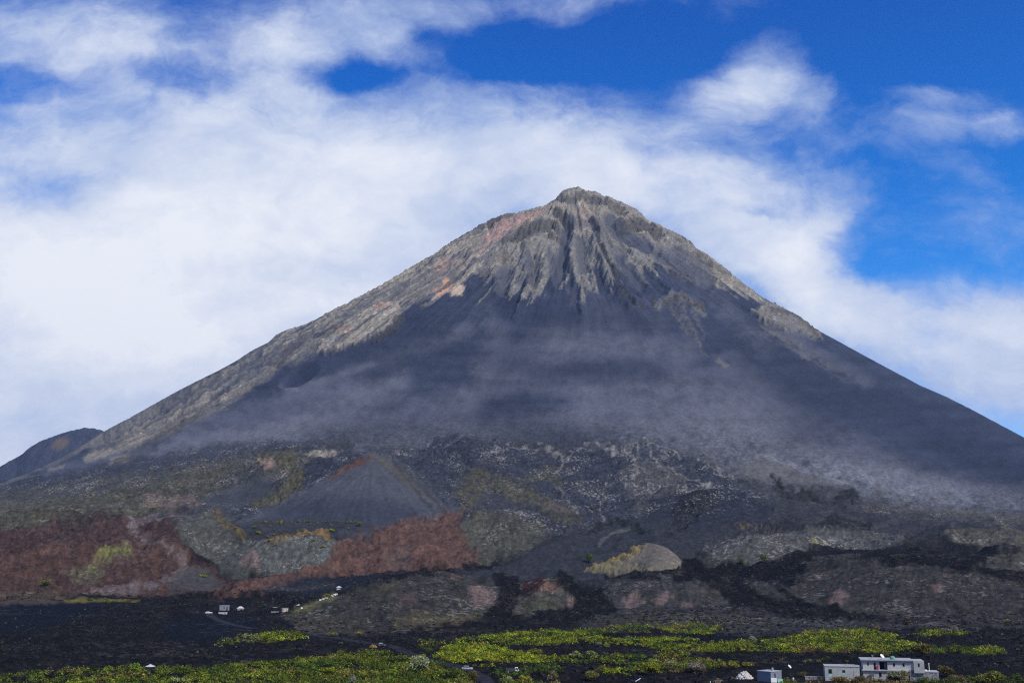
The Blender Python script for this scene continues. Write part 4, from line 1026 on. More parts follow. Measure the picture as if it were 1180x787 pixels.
def plant(name, px, py, wpx, hpx, col, label, cat='shrub', group=None, shape='round', dens=1., col2=None, low=.10, rmin=230., seed=0, depth=1.):
    rng = np.random.default_rng(int(px * 13 + py * 7 + seed))
    x, y, z, mpp, rz = at_px(px, py, rmin=rmin)
    z = gz(x, y)
    w, h = wpx * mpp, hpx * mpp
    n = int(np.clip(7.5 * wpx * hpx * dens, 60, 2600))
    pts, lob = crown_points(w, h, n, rng, lobes=6 if wpx < 12 else 9, low=low, shape=shape)
    sz = rng.uniform(.75, 1.35, n) * max(.085 * w, mpp * .9)
    cl = tint_of(col, n, rng)
    if col2 is not None:
        k = (perlin(pts[:, 0] / (.3 * w), pts[:, 2] / (.3 * h), int(px) % 50) > .05) & (rng.random(n) < .85)
        cl[k] = tint_of(col2, int(k.sum()), rng)
    root = thing(name, label, cat, (x, y, z - .05), 0, group)
    me = leaf_mesh('crown', *leaf_arrays(pts, sz, cl, rng))
    o = bpy.data.objects.new('crown', me); COL.objects.link(o); o.parent = root
    b = MB(); r0 = max(.035 * w, .06)
    b.tube((0, 0, -.3), (0, 0, .35 * h), r0 * 1.3, r0, 7)
    for lx, ly, lz, a, c in lob[:6]:
        b.tube((0, 0, .28 * h), (lx * .8, ly * .8, lz), r0 * .7, r0 * .25, 5)
    b.build('trunk', M['bark'], root)
    return root

LIME = (.26, .29, .02); GREEN = (.12, .155, .018); DEEP = (.07, .10, .02); OLV = (.19, .17, .035); BRN = (.15, .105, .04); SAGE = (.32, .35, .19); PALE = (.36, .38, .17)
YEL = (.38, .34, .05); DRY = (.24, .19, .135); OCH = (.26, .18, .04); GREY = (.34, .31, .26)
for a in [
    ('shrub', 483, 776, 25, 21, PALE, 'big pale sage green round shrub beside the grey track', 'shrub', dict(col2=SAGE)),
    ('shrub', 484, 760, 13, 7, (.23, .25, .06), 'small lime sage bush at the track bend right behind the big pale round shrub', 'shrub', {}),
    ('bare_shrub', 406, 791, 14, 12, GREY, 'silver grey leafless looking shrub poking up from the lower edge of the left vines', 'shrub', dict(shape='upright', dens=.7)),
    ('shrub', 378, 777, 15, 9, LIME, 'bright lime round bush among the darker vines left of the big pale shrub', 'shrub', {}),
    ('tree', 663, 759, 14, 10, PALE, 'round grey green tree, left one of two matching trees standing side by side', 'tree', dict(col2=GREEN)),
    ('tree', 681, 760, 15, 11, PALE, 'round grey green tree, right one of two matching trees standing side by side', 'tree', dict(col2=GREEN)),
    ('shrub', 723, 740, 13, 8, SAGE, 'pale green round bush at the back edge of the middle vine strip', 'shrub', dict(col2=GREEN)),
    ('shrub', 690, 745, 9, 6, (.22, .23, .17), 'silvery grey small bush on the dark ash strip between the vines', 'shrub', {}),
    ('shrub', 699, 746, 7, 5, (.22, .25, .05), 'small light green bush touching the silvery one on its right', 'shrub', {}),
    ('shrub', 618, 754, 15, 7, OLV, 'low olive bush behind the bright yellow green vine strip', 'shrub', {}),
    ('tree', 682, 784, 15, 12, OLV, 'leaning olive tree with yellowish left crown in the dark field near the lower edge', 'tree', dict(col2=(.24, .22, .07))),
    ('shrub', 692, 776, 12, 10, OLV, 'olive brown bush leaning on the right of the leaning olive tree', 'shrub', dict(col2=BRN)),
    ('bare_shrub', 637, 791, 20, 16, DRY, 'grey brown dry twiggy shrub at the lower edge, widest of the dry ones', 'shrub', dict(shape='upright', col2=OLV)),
    ('shrub', 606, 790, 15, 12, YEL, 'yellow green bush at the lower edge below the parked lorry', 'shrub', dict(col2=OLV)),
    ('shrub', 586, 789, 12, 11, PALE, 'light green bush at the lower edge directly beneath the lorry bed', 'shrub', dict(col2=LIME)),
    ('tree', 750, 777, 22, 15, LIME, 'bright lime yellow tree, tallest plant of the middle field', 'tree', dict(col2=OLV)),
    ('shrub', 774, 768, 11, 8, SAGE, 'pale mint bush just right of the bright lime yellow tree', 'shrub', {}),
    ('bare_shrub', 803, 774, 24, 11, DRY, 'wide dry greyish brown thicket at the end of the vines above the dark bank', 'shrub', dict(col2=(.19, .16, .12))),
    ('shrub', 816, 772, 8, 9, GREEN, 'green bush growing out of the right side of the dry brown thicket', 'shrub', {}),
    ('shrub', 846, 770, 13, 8, YEL, 'yellowish bush on the dark bank above the white stone heap', 'shrub', dict(col2=OLV)),
    ('shrub', 862, 768, 14, 6, OLV, 'low olive bush row end right above the white stone heap', 'shrub', dict(col2=YEL)),
    ('tree', 868, 741, 10, 9, SAGE, 'lone sage green round tree behind the long right vine band', 'tree', {}),
    ('tree', 1063, 758, 20, 17, OLV, 'olive brown tree behind the right end of the big house roof', 'tree', dict(col2=BRN)),
    ('shrub', 1018, 757, 15, 9, OCH, 'ochre bush right behind the white dish on the roof', 'shrub', dict(col2=OLV)),
    ('shrub', 1090, 779, 20, 13, (.11, .10, .035), 'dark olive bush against the right end of the stone annexe', 'shrub', dict(col2=BRN)),
    ('tree', 1142, 791, 30, 18, (.18, .18, .035), 'large olive yellow tree right of the house at the lower edge', 'tree', dict(col2=OLV)),
    ('tree', 1101, 730, 11, 11, GREY, 'grey bare topped tree behind the far right vine strip', 'tree', dict(shape='upright', col2=DRY)),
    ('shrub', 1091, 730, 14, 7, DRY, 'grey brown bush left of the grey bare topped tree', 'shrub', {}),
    ('shrub', 1034, 786, 24, 13, (.20, .20, .13), 'pale grey flowering bush in front of the lower wall of the big house', 'shrub', dict(col2=OLV)),
    ('shrub', 1018, 783, 6, 11, DEEP, 'slim dark green bush against the lower house wall', 'shrub', dict(shape='upright')),
    ('shrub', 1053, 784, 10, 9, DEEP, 'dark green bush at the foot of the rough stone annexe', 'shrub', {}),
    ('shrub', 968, 788, 18, 9, OLV, 'olive bush in front of the long grey outbuilding, its left side', 'shrub', dict(col2=BRN)),
    ('shrub', 990, 788, 16, 10, BRN, 'brown olive bush between the outbuilding and the big house', 'shrub', dict(col2=OLV)),
    ('shrub', 1064, 787, 14, 7, GREEN, 'bright green low bush under the stone annexe', 'shrub', {}),
    ('shrub', 545, 787, 14, 15, BRN, 'dark brown olive bush on the left verge of the track by the lower edge', 'shrub', dict(col2=OLV)),
    ('shrub', 925, 779, 12, 6, BRN, 'low brown bush between the small hut and the terrace wall', 'shrub', {}),
    ('tree', 679, 648.5, 11, 12, (.10, .13, .03), 'lone dark green tree at the left tip of the pale yellow mound', 'tree', dict(low=.3)),
    ('tree', 854, 651, 10, 9, (.10, .11, .035), 'dull green tree, left of the pair beside the black flow on the right', 'tree', {}),
    ('tree', 880, 648, 11, 12, (.13, .15, .035), 'brighter green tree, right of the pair beside the black flow on the right', 'tree', {}),
    ('shrub', 683, 588, 5, 6, (.17, .17, .04), 'lone tiny yellowish tree on the old flow above the pale yellow mound', 'tree', {}),
    ('shrub', 377, 688, 8, 5, (.25, .26, .04), 'round yellow green bush on the sandy ridge with white stones', 'shrub', {}),
    ('shrub', 383, 733, 13, 5, (.20, .19, .05), 'olive cushion bush at the left foot of the brown hill', 'shrub', {}),
    ('shrub', 414, 731, 9, 4, (.26, .25, .03), 'yellow cushion bush by the track below the brown hill', 'shrub', {}),
    ('shrub', 551, 710, 10, 5, (.16, .20, .03), 'fresh green cushion bush on the right foot of the brown hill', 'shrub', {}),
    ('shrub', 206, 788, 22, 8, PALE, 'pale green wide bush at the lower edge below the white canopy', 'shrub', dict(col2=GREEN)),
    ('shrub', 257, 779, 7, 5, SAGE, 'small mint green bush alone among the left vines', 'shrub', {}),
    ('shrub', 1010, 727, 10, 8, BRN, 'brown bush at the top of the right vine band', 'shrub', dict(col2=DRY)),
    ('shrub', 975, 733, 12, 8, DRY, 'dry brown bush in the middle of the right vine band top', 'shrub', dict(col2=OLV)),
    ('shrub', 939, 734, 10, 7, BRN, 'russet bush at the left of the right vine band top', 'shrub', dict(col2=OLV)),
    ('shrub', 1161, 716.5, 9, 3.5, (.25, .25, .02), 'lone yellow cushion bush at the far right foot of the broad hill', 'shrub', {}),
    ('shrub', 52, 674, 14, 6, (.17, .20, .02), 'yellow green bush on the left red scoria field', 'shrub', {}),
    ('shrub', 234, 665, 11, 3.5, (.28, .30, .03), 'bright yellow cushion beside the grey patch of the red field', 'shrub', {}),
    ('bare_shrub', 1045, 719, 15, 8, (.14, .10, .08), 'pinkish grey dry bush above the right vine band', 'shrub', dict(shape='upright')),
    ('shrub', 425, 702, 9, 5, (.17, .17, .13), 'pale grey cushion bush on the face of the brown hill', 'shrub', {}),
]:
    plant(*a[:6], a[6], a[7], **a[8])

# yellow shrubs on the black ash below the cinder cone
ysh = [(383, 613, 6.5, 4.5, (.30, .36, .02), 'bright lime shrub at the right of the yellow shrubs on black ash'), (372.5, 631, 7, 4, (.33, .33, .05), 'pale yellow shrub alone on top of the rough grey dome'),
       (297.5, 615.5, 7, 4.5, (.24, .25, .03), 'largest yellow green shrub at the left of the yellow shrubs on black ash'), (311, 624, 9, 3, (.32, .22, .03), 'orange yellow shrub on the left rim of the rough grey dome'),
       (317, 629, 5, 3, (.30, .22, .03), 'small orange shrub just under the left rim of the grey dome'), (361, 624, 6, 3.5, (.28, .22, .03), 'golden shrub on the top rim of the rough grey dome'),
       (414, 606.5, 6, 6, (.22, .21, .03), 'tall olive yellow shrub at the right end of the dotted shrub row')]
for px_, py_, w_, h_, c_, lb in ysh:
    plant('yellow_shrub', px_, py_, w_, h_, c_, lb, 'shrub', group='yellow shrubs below the cinder cone', rmin=700)
tiny = [(292.5, 598, 2.5), (296, 602.5, 3), (301, 602, 3), (305, 602.5, 4), (308, 602, 3), (312, 606.5, 3), (317, 603.5, 4), (320, 603, 4), (323, 604, 5), (325, 602, 4), (329, 603.5, 2.5), (335, 601.5, 3.5), (337, 603, 3),
        (344, 601.5, 3.5), (351, 601.5, 3), (354, 601, 3.5), (357, 601, 4), (358, 604, 3), (363, 601, 2), (366.5, 604, 4), (371, 601, 2), (373, 602.5, 3), (376, 601, 2), (378, 601, 2.5), (381, 605.5, 3), (383, 600.5, 2), (386, 600.5, 2),
        (390, 600.5, 2.2), (393, 601, 2.2), (396, 601, 2.2), (399, 602, 2.5), (402, 601.5, 2), (405, 602, 3.5), (408, 601, 2), (411, 601, 2), (415, 601, 2), (426, 598.5, 2.5), (402, 609, 3), (308, 619, 4), (316, 616.5, 3.5), (328.5, 616.5, 4), (337, 618, 3.5),
        (343, 612, 3), (350, 611.5, 4), (353, 617, 4), (334, 612, 2.5), (294, 608, 4), (322, 611, 2.5), (375, 607, 2)]
rng = np.random.default_rng(3)
proto_t = []
for k in range(5):
    n = 60; p, _ = crown_points(1., .95, n, rng, 4); v, q, c = leaf_arrays(p, rng.uniform(.18, .32, n), tint_of((.24, .21, .035), n, rng), rng); proto_t.append(leaf_mesh('yellow_shrub', v, q, c))
for k, (px_, py_, w_) in enumerate(tiny):
    x, y, z, mpp, rz = at_px(px_, py_ + .8, rmin=850)
    o = bpy.data.objects.new('yellow_shrub', proto_t[k % 5]); COL.objects.link(o); o.location = (x, y, z); s = w_ * mpp * 1.05; o.scale = (s, s, s); o.rotation_euler = (0, 0, k * 1.3)
    tag(o, 'small dull yellow shrub dotted in a row on black ash below the cinder cone', 'shrub', 'small yellow shrubs below the cinder cone')

# ------------------------------------------------------------------ vineyard
def inpoly(px, py, pts):
    c = np.zeros(px.shape, bool); n = len(pts)
    for i in range(n):
        ax, ay = pts[i]; bx, by = pts[(i + 1) % n]
        if ay == by: continue
        c ^= ((ay > py) != (by > py)) & (px < (bx - ax) * (py - ay) / (by - ay) + ax)
    return c
VINES = [   # photo outline, density, colours
    ([(-20, 782), (30, 777), (60, 774), (100, 772), (150, 769), (250, 769), (290, 765), (310, 763), (360, 759), (385, 756), (396, 750), (420, 748), (446, 751), (455, 756), (478, 759), (497, 764), (515, 768), (533, 773), (541, 779), (546, 795), (-20, 800)], 1.0, ((.15, .18, .018), (.085, .115, .016), OLV)),
    ([(500, 744), (530, 737), (560, 733), (620, 727), (700, 726), (690, 734), (730, 738), (760, 735), (805, 737), (800, 745), (770, 752), (740, 745), (690, 741), (640, 744), (560, 742), (520, 741)], .95, (LIME, GREEN, LIME)),
    ([(512, 746), (560, 742), (590, 750), (640, 757), (660, 761), (600, 764), (575, 768), (552, 769), (530, 765), (512, 762), (500, 757)], 1.1, (LIME, LIME, (.22, .22, .02))),
    ([(476, 740), (505, 737), (512, 752), (490, 752)], .35, (GREEN, DEEP, OLV)),
    ([(520, 742), (560, 742), (580, 750), (540, 752)], .5, (GREEN, DEEP, LIME)),
    ([(620, 757), (700, 757), (760, 753), (800, 750), (790, 762), (740, 766), (690, 764), (650, 764)], .6, (GREEN, OLV, DEEP)),
    ([(735, 765), (760, 760), (800, 759), (850, 764), (840, 770), (800, 776), (740, 776)], .7, (GREEN, OLV, BRN)),
    ([(690, 770), (735, 772), (730, 780), (700, 778)], .6, (GREEN, LIME, GREEN)),
    ([(600, 764), (640, 766), (650, 775), (600, 778), (560, 780), (570, 774)], .55, (DEEP, DEEP, GREEN)),
    ([(695, 722), (770, 717), (830, 719), (835, 726), (760, 730), (700, 728)], .42, (OLV, GREEN, OLV)),
    ([(760, 724), (800, 722), (826, 726), (820, 731), (775, 730)], .9, (LIME, GREEN, OLV)),
    ([(800, 744), (850, 740), (900, 736), (930, 728), (990, 724), (1035, 733), (1026, 738), (1060, 742), (1060, 750), (1000, 753), (930, 753), (880, 751), (830, 752), (800, 750)], .95, (LIME, GREEN, BRN)),
    ([(1060, 745), (1120, 744), (1150, 746), (1160, 752), (1140, 756), (1100, 752), (1060, 752)], .9, (LIME, GREEN, OLV)),
    ([(1046, 731), (1070, 727), (1090, 726), (1125, 729), (1100, 732), (1060, 733)], .9, (LIME, GREEN, GREEN)),
    ([(298, 731), (320, 727), (345, 730), (352, 735), (335, 739), (300, 741)], .75, (GREEN, LIME, OLV)),
    ([(270, 733), (300, 731), (300, 741), (270, 741)], .4, ((.20, .22, .07), GREEN, OLV)),
    ([(246, 740), (270, 735), (272, 742), (250, 748)], .18, ((.20, .22, .09), GREEN, OLV)),
    ([(1060, 783), (1130, 781), (1190, 779), (1190, 800), (1050, 800)], .8, (GREEN, DEEP, BRN)),
    ([(570, 785), (640, 783), (650, 800), (560, 800)], .35, (DEEP, GREEN, OLV)),
    ([(880, 760), (960, 758), (985, 762), (890, 766)], .06, (OLV, GREEN, BRN)),
    ([(900, 786), (1050, 786), (1050, 800), (900, 800)], .5, (OLV, BRN, GREEN)),
]
rg = np.arange(262., 600., 1.5)
gx, gy = np.meshgrid(np.arange(-330, 330, 1.55), rg)
gx = gx + rng.uniform(-.6, .6, gx.shape); gy = gy + rng.uniform(-.5, .5, gy.shape)
gx, gy = gx.ravel(), gy.ravel(); gzz = ground(gx, gy); vpx, vpy = to_px(gx, gy, gzz)
wob = 2.2 * perlin(gx / 9, gy / 9, 7)
keep = np.zeros(len(gx), int) - 1
dn = perlin(gx / 9, gy / 14, 3); rowm = perlin(gx / 60, gy / 6, 9)
for k, (pl, de, cl) in enumerate(VINES):
    ins = inpoly(vpx + wob * 2, vpy + wob * .45, pl) & (keep < 0)
    keep[ins & (rng.random(len(gx)) < de * 1.3 * (.60 + .7 * dn + .75 * rowm))] = k
occ = np.zeros(len(gx), bool)
bxs = [(880, 765, 1094, 785), (580, 763, 600, 775), (534, 765, 545, 772), (165, 764, 180, 776)]
for x0, y0, x1, y1 in bxs: occ |= (vpx > x0) & (vpx < x1) & (vpy > y0) & (vpy < y1)
def near_line(line, rad):
    P = np.array([hit(a, b)[:2] for a, b in line]); d = np.full(len(gx), 1e9)
    for (ax, ay), (bx, by) in zip(P[:-1], P[1:]):
        ex, ey = bx - ax, by - ay; t = np.clip(((gx - ax) * ex + (gy - ay) * ey) / (ex * ex + ey * ey + 1e-9), 0, 1)
        d = np.minimum(d, np.hypot(gx - ax - t * ex, gy - ay - t * ey))
    return d < rad
okv = (keep >= 0) & ~occ & ~near_line(TRACK_B, 3.4)
vi = np.nonzero(okv & (vpx > -25) & (vpx < 1205))[0]
vr = np.hypot(gx, gy)
print('vines', len(vi))
VCOL_ = [(.19, .215, .018), (.125, .155, .018), (.15, .13, .03), (.07, .095, .018), (.15, .10, .04), (.17, .17, .02)]
hue = perlin(gx / 16, gy / 16, 13) + .5 * perlin(gx / 4, gy / 4, 14)
sh_ = (.5 + 1.1 * perlin(gx / 9, gy / 14, 27) + .25 * rng.normal(size=len(gx))).clip(0, 1)
def vine_colour(i):
    a, b, c = VINES[keep[i]][2]; h = hue[i]
    return np.array(b if h < -.05 else (a if h < .42 else c)) * (.74 + .5 * sh_[i])
def vine_leaves(n, w, h, rng):
    t = rng.uniform(0, 2 * math.pi, n); r = np.sqrt(rng.random(n)) * w * .5
    z = h * (rng.random(n) ** .6) * np.clip(1 - (r / (w * .55)) ** 2, .15, 1)
    return np.stack([r * np.cos(t), r * np.sin(t), z + .05], 1)
inview = (vpy < 792) & (vpx > -6) & (vpx < 1186)
nearest = sorted([i for i in vi if inview[i]], key=lambda i: vr[i])
single = set(nearest[:300])
proto_v = {}
def proto(col, k):
    key = (tuple(np.round(col, 3)), k)
    if key not in proto_v:
        n = 64; p = vine_leaves(n, 2.2, 1.25, rng)
        proto_v[key] = leaf_mesh('vine', *leaf_arrays(p, rng.uniform(.28, .5, n), tint_of(col, n, rng, .36), rng, flat=.5))
    return proto_v[key]
for k, i in enumerate(sorted(single)):
    o = bpy.data.objects.new('vine', proto(vine_colour(i), k % 4)); COL.objects.link(o)
    o.location = (gx[i], gy[i], gzz[i] - .05); s = .95 * rng.lognormal(0, .26); o.scale = (s, s, s * rng.uniform(.8, 1.25)); o.rotation_euler = (0, 0, rng.uniform(0, 6.28))
    tag(o, 'low sprawling green vine in the rows of the vineyard along the lower edge', 'vine', 'vines nearest along the lower edge')
Vs, Qs, Cs, off = [], [], [], 0
for i in vi:
    if i in single: continue
    n = 40 if vr[i] < 380 else 26
    k_ = rng.lognormal(0, .24); w_ = 2.0 * k_
    p = vine_leaves(n, w_, rng.uniform(.8, 1.5) * k_, rng)
    p[:, 0] += gx[i]; p[:, 1] += gy[i]; p[:, 2] += gzz[i] - .05
    col = tint_of(vine_colour(i), 1, rng, .36)[0]
    v, q, c = leaf_arrays(p, rng.uniform(.36, .62, n), tint_of(col, n, rng, .34), rng, flat=.5)
    Vs.append(v); Qs.append(q + off); Cs.append(c); off += len(v)
o = bpy.data.objects.new('vineyard', leaf_mesh('vineyard', np.concatenate(Vs), np.concatenate(Qs), np.concatenate(Cs))); COL.objects.link(o); o['kind'] = 'stuff'

# scrub on the brown hills and lava rubble on the plain
def scatter(n, rlo, rhi, pxlo=-20, pxhi=1200):
    a = rng.uniform(-.52, .52, n); r = np.sqrt(rng.uniform(rlo ** 2, rhi ** 2, n)); th = np.arctan(a)
    x, y = r * np.sin(th), r * np.cos(th); z = ground(x, y); px, py = to_px(x, y, z)
    return x, y, z, px, py, r
x, y, z, px, py, r = scatter(26000, 430, 1050)
hm_ = np.zeros(len(x), bool)
_, hq = hills(x, y)
for hn in ('dome_e', 'dome_f', 'dome_g', 'hill_h', 'hill_h2', 'hill_k', 'dome_n', 'hill_s', 'mound_b', 'hill_m'):
    hm_ |= hq[hn] < .95
strip = (r < 620) & (py > 698) & (py < 728) & (px > 660)
ok = (hm_ | strip) & (perlin(x / 14, y / 14, 17) + .35 * rng.normal(size=len(x)) > .12)
idx_ = list(np.nonzero(ok)[0][:5200])
xp, yp, zp, pxp, pyp, rp = scatter(2600, 262, 640)
kp = np.nonzero(perlin(xp / 25, yp / 25, 33) + .4 * rng.normal(size=len(xp)) > .25)[0]
nb = len(x); x = np.concatenate([x, xp]); y = np.concatenate([y, yp]); z = np.concatenate([z, zp]); idx_ += [nb + int(k) for k in kp]
Vs, Qs, Cs, off = [], [], [], 0
for i in idx_:
    n = 6; s = rng.uniform(.5, 1.3)
    p = vine_leaves(n, s * 1.3, s * .7, rng) + np.array([x[i], y[i], z[i] - .05])
    base = [(.085, .080, .040), (.12, .11, .045), (.065, .060, .035), (.10, .08, .055), (.13, .12, .10)][int(rng.integers(5))]
    v, q, c = leaf_arrays(p, rng.uniform(.4, .8, n) * s, tint_of(base, n, rng, .25), rng, flat=.6)
    Vs.append(v); Qs.append(q + off); Cs.append(c); off += len(v)
o = bpy.data.objects.new('dry_scrub', leaf_mesh('dry_scrub', np.concatenate(Vs), np.concatenate(Qs), np.concatenate(Cs))); COL.objects.link(o); o['kind'] = 'stuff'

CUBE = np.array([(x_, y_, z_) for z_ in (-1, 1) for y_ in (-1, 1) for x_ in (-1, 1)], float) * .5
CQ = np.array([(0, 2, 3, 1), (4, 5, 7, 6), (0, 1, 5, 4), (2, 6, 7, 3), (0, 4, 6, 2), (1, 3, 7, 5)])
def rocks(pos, size, rng):
    n = len(pos); v = CUBE[None] * (1 + .0) + rng.uniform(-.24, .24, (n, 8, 3))
    a = rng.uniform(0, 6.28, n); ca, sa = np.cos(a)[:, None], np.sin(a)[:, None]
    v[..., 2] += .35 * v[..., 0] * rng.uniform(-1, 1, (n, 1))
    xx = v[..., 0] * ca - v[..., 1] * sa; yy = v[..., 0] * sa + v[..., 1] * ca
    v = np.stack([xx, yy, v[..., 2] * .75], -1) * np.asarray(size)[:, None, None] + pos[:, None, :]
    return v.reshape(-1, 3), (CQ[None] + 8 * np.arange(n)[:, None, None]).reshape(-1, 4)
x, y, z, px, py, r = scatter(22000, 250, 720)
_, hq = hills(x, y)
bare = ~np.any([hq[h] < 1 for h in ('dome_e', 'dome_f', 'dome_g', 'hill_h')], axis=0)
flat_ = inpoly(px, py, [(-80, 693), (122, 692), (60, 724), (-80, 738)]) | inpoly(px, py, [(180, 740), (190, 705), (310, 705), (290, 742)]) | ((px > 870) & (px < 1100) & (py > 764) & (py < 790))
ok = bare & ~flat_ & (perlin(x / 20, y / 20, 23) > -.25)
pos = np.stack([x, y, z], 1)[ok]
sz = rng.uniform(.3, 1.0, len(pos)) ** 1.7 * 1.15
v, q = rocks(pos, sz, rng)
o = bpy.data.objects.new('lava_rubble', mesh_from('lava_rubble', v, q, M['lava'], smooth=False)); COL.objects.link(o); o['kind'] = 'stuff'

# ------------------------------------------------------------------ tracks
def track(name, line, width):
    P = np.array([hit(a, b)[:2] for a, b in line])
    d = np.concatenate([[0], np.cumsum(np.hypot(*np.diff(P, axis=0).T))]); s = np.arange(0, d[-1], 1.5)
    cx, cy_ = np.interp(s, d, P[:, 0]), np.interp(s, d, P[:, 1])
    k = np.ones(9) / 9
    cx = np.convolve(np.pad(cx, 4, 'edge'), k, 'valid'); cy_ = np.convolve(np.pad(cy_, 4, 'edge'), k, 'valid')
    tx, ty = np.gradient(cx), np.gradient(cy_); l = np.hypot(tx, ty) + 1e-9; nx, ny = -ty / l, tx / l
    us = np.linspace(-.5, .5, 7); v = []
    wv = width * (1 + .18 * perlin(s / 9, s * 0, 2))
    for u in us:
        xx, yy = cx + nx * u * wv, cy_ + ny * u * wv
        v.append(np.stack([xx, yy, ground(xx, yy) + .16 - .12 * (abs(u) > .45)], 1))
    v = np.stack(v, 1); n, m = v.shape[:2]; ix = np.arange(n * m).reshape(n, m)
    q = np.stack([ix[:-1, :-1], ix[:-1, 1:], ix[1:, 1:], ix[1:, :-1]], -1).reshape(-1, 4)
    o = bpy.data.objects.new(name, mesh_from(name, v.reshape(-1, 3), q, M['track'])); COL.objects.link(o); o['kind'] = 'structure'
track('track', TRACK_A, 4.0); track('track', TRACK_B, 4.4)
# ------------------------------------------------------------------ buildings
def window(parent, x0, x1, z0, z1, y, frame='slab', pane='glass', t=.06, label=None):
    b = MB()
    b.box(x0 + .002, x0 + t, y + .02, y + .12, z0 + .002, z1 - .002); b.box(x1 - t, x1 - .002, y + .02, y + .12, z0 + .002, z1 - .002)
    b.box(x0 + t, x1 - t, y + .02, y + .12, z1 - t, z1 - .002); b.box(x0 + t, x1 - t, y - .03, y + .12, z0 + .002, z0 + t)
    f = b.build('window', M[frame], parent)
    if label: f['label'] = label
    MB().box(x0 + t, x1 - t, y + .08, y + .1, z0 + t, z1 - t).build('pane', M[pane], f)
    return f

x, y, z, mpp, rz = at_px(1020, 784)
HX = lambda p: (p - 1020) * mpp * 1.0
zb = gz(x, y, 3) - .1
hs_ = thing('house', 'two storey grey concrete house with flat overhanging roof and long balcony slab', 'house', (x, y, zb), rz * .75)
x0, x1, xr0, xr1 = HX(995.3), HX(1047), HX(1054), HX(1066)
T = .25
lw = [(HX(1013.3), HX(1016.5), 1.25, 2.55), (HX(1024.5), HX(1027.3), 1.3, 2.6), (HX(1042), HX(1044.6), 1.25, 2.5)]
b = MB().wall(x0, x1, 0, T, -1.2, 3.0, lw); b.box(x0, x0 + T, T, 8, -1.2, 3.0); b.box(x1 - T, x1, T, 8, -1.2, 3.0); b.box(x0 + T, x1 - T, 7.75, 8, -1.2, 3.0)
b.build('lower_wall', M['plaster'], hs_)
for i, h in enumerate(lw): window(hs_, *h, 0, frame='wood' if i < 2 else 'plaster_warm', label='orange brown framed window' if i < 2 else None)
MB().box(x0 - .3, x1 + .2, -.5, 8.1, 3.0, 3.28).build('balcony_slab', M['slab'], hs_)
UY = .35
up_ = [(HX(1000.6), HX(1002.6), 4.35, 5.4), (HX(1008), HX(1010.6), 3.28, 5.35), (HX(1014.8), HX(1024), 3.28, 5.55), (HX(1030.3), HX(1033), 4.25, 5.3), (HX(1041.3), HX(1044), 4.25, 5.3)]
b = MB().wall(x0 + .05, xr0, UY, UY + T, 3.28, 5.95, up_); b.box(x0 + .05, x0 + T, UY + T, 8, 3.28, 5.95); b.box(x0 + T, xr0, 7.75, 8, 3.28, 5.95)
b.build('upper_wall', M['plaster_warm'], hs_)
for h in (up_[0], up_[3], up_[4]): window(hs_, *h, UY, frame='plaster')
d = MB().box(up_[1][0] + .03, up_[1][1] - .03, UY + .16, UY + .2, 3.3, 5.33).build('door', M['dark'], hs_)
MB().box(up_[1][1] - .16, up_[1][1] - .1, UY + .11, UY + .158, 4.2, 4.32).build('handle', M['metal'], d)
lg = MB().box(up_[2][0], up_[2][1], UY + 2.2, UY + 2.3, 3.28, 5.9); lg.box(up_[2][0] - .1, up_[2][0], UY + T, UY + 2.3, 3.28, 5.9); lg.build('loggia', M['dark'], hs_)
MB().box(HX(1020.6), HX(1023.9), UY + 1.4, UY + 1.5, 3.3, 5.3).build('shutter', M['block'], hs_)
rw = [(HX(1058.5), HX(1061), 4.3, 5.4)]
b = MB().wall(xr0, xr1, -.15, .1, 2.6, 5.9, rw); b.box(xr0, xr0 + T, .1, 7, 2.6, 5.9); b.box(xr1 - T, xr1, .1, 7, 2.6, 5.9); b.box(xr0 + T, xr1 - T, 6.8, 7, 2.6, 5.9); b.box(xr0, xr1, -.15, 7, 5.9, 6.05)
b.build('stair_block', M['plaster'], hs_)
window(hs_, *rw[0], -.15, frame='slab')
MB().box(HX(993), xr0 - .004, -.35, 8.15, 5.95, 6.2).build('roof', M['slab'], hs_)
b = MB().box(HX(1049), HX(1082), .5, 6.2, -1.2, 2.85); b.box(x1 + .004, HX(1049), 1.6, 6, -1.2, 2.9); b.build('stone_annexe', M['stone'], hs_)
MB().box(HX(1048.6), HX(1082.5), .38, 6.3, 2.85, 3.0).build('annexe_roof', M['slab'], hs_)
def to_world(root, p): return root.matrix_basis @ Vector(p)
hs_.scale = (.95, .95, .90)
bpy.context.view_layer.update()
def dish(loc, rz, label, mat, r=.55, tilt=50):
    t = thing('satellite_dish', label, 'satellite dish', loc, rz)
    mt = Matrix.Rotation(math.radians(tilt), 3, 'X')
    MB().lathe([(.02, 0), (r * .5, .05), (r * .8, .13), (r, .22), (r * 1.02, .2), (r * .8, .10), (r * .4, .02), (.02, -.03)], 18, (0, -.05, .75), mt).build('reflector', M[mat], t, True)
    MB().tube((0, 0, -.05), (0, 0, .72), .04).build('mast', M['metal'], t)
    b = MB(); q = mt @ Vector((0, 0, .7)) + Vector((0, -.05, .75)); b.tube((0, -.1, .55), q, .02); b.tube(q, q + Vector((0, .1, .03)), .06); b.build('feed_arm', M['metal'], t)
    return t
dish(to_world(hs_, (HX(1018.5), 1.2, 6.2)), .6, 'white satellite dish standing on the roof of the big house', 'ceramic', .62)
dish(to_world(hs_, (HX(1007), 1.8, 6.2)), 1.2, 'small grey satellite dish near the left end of the house roof', 'metal', .42, 65)
t = thing('water_tank', 'green round water tank on the flat roof of the big house', 'water tank', to_world(hs_, (HX(1031), 1.8, 6.2)))
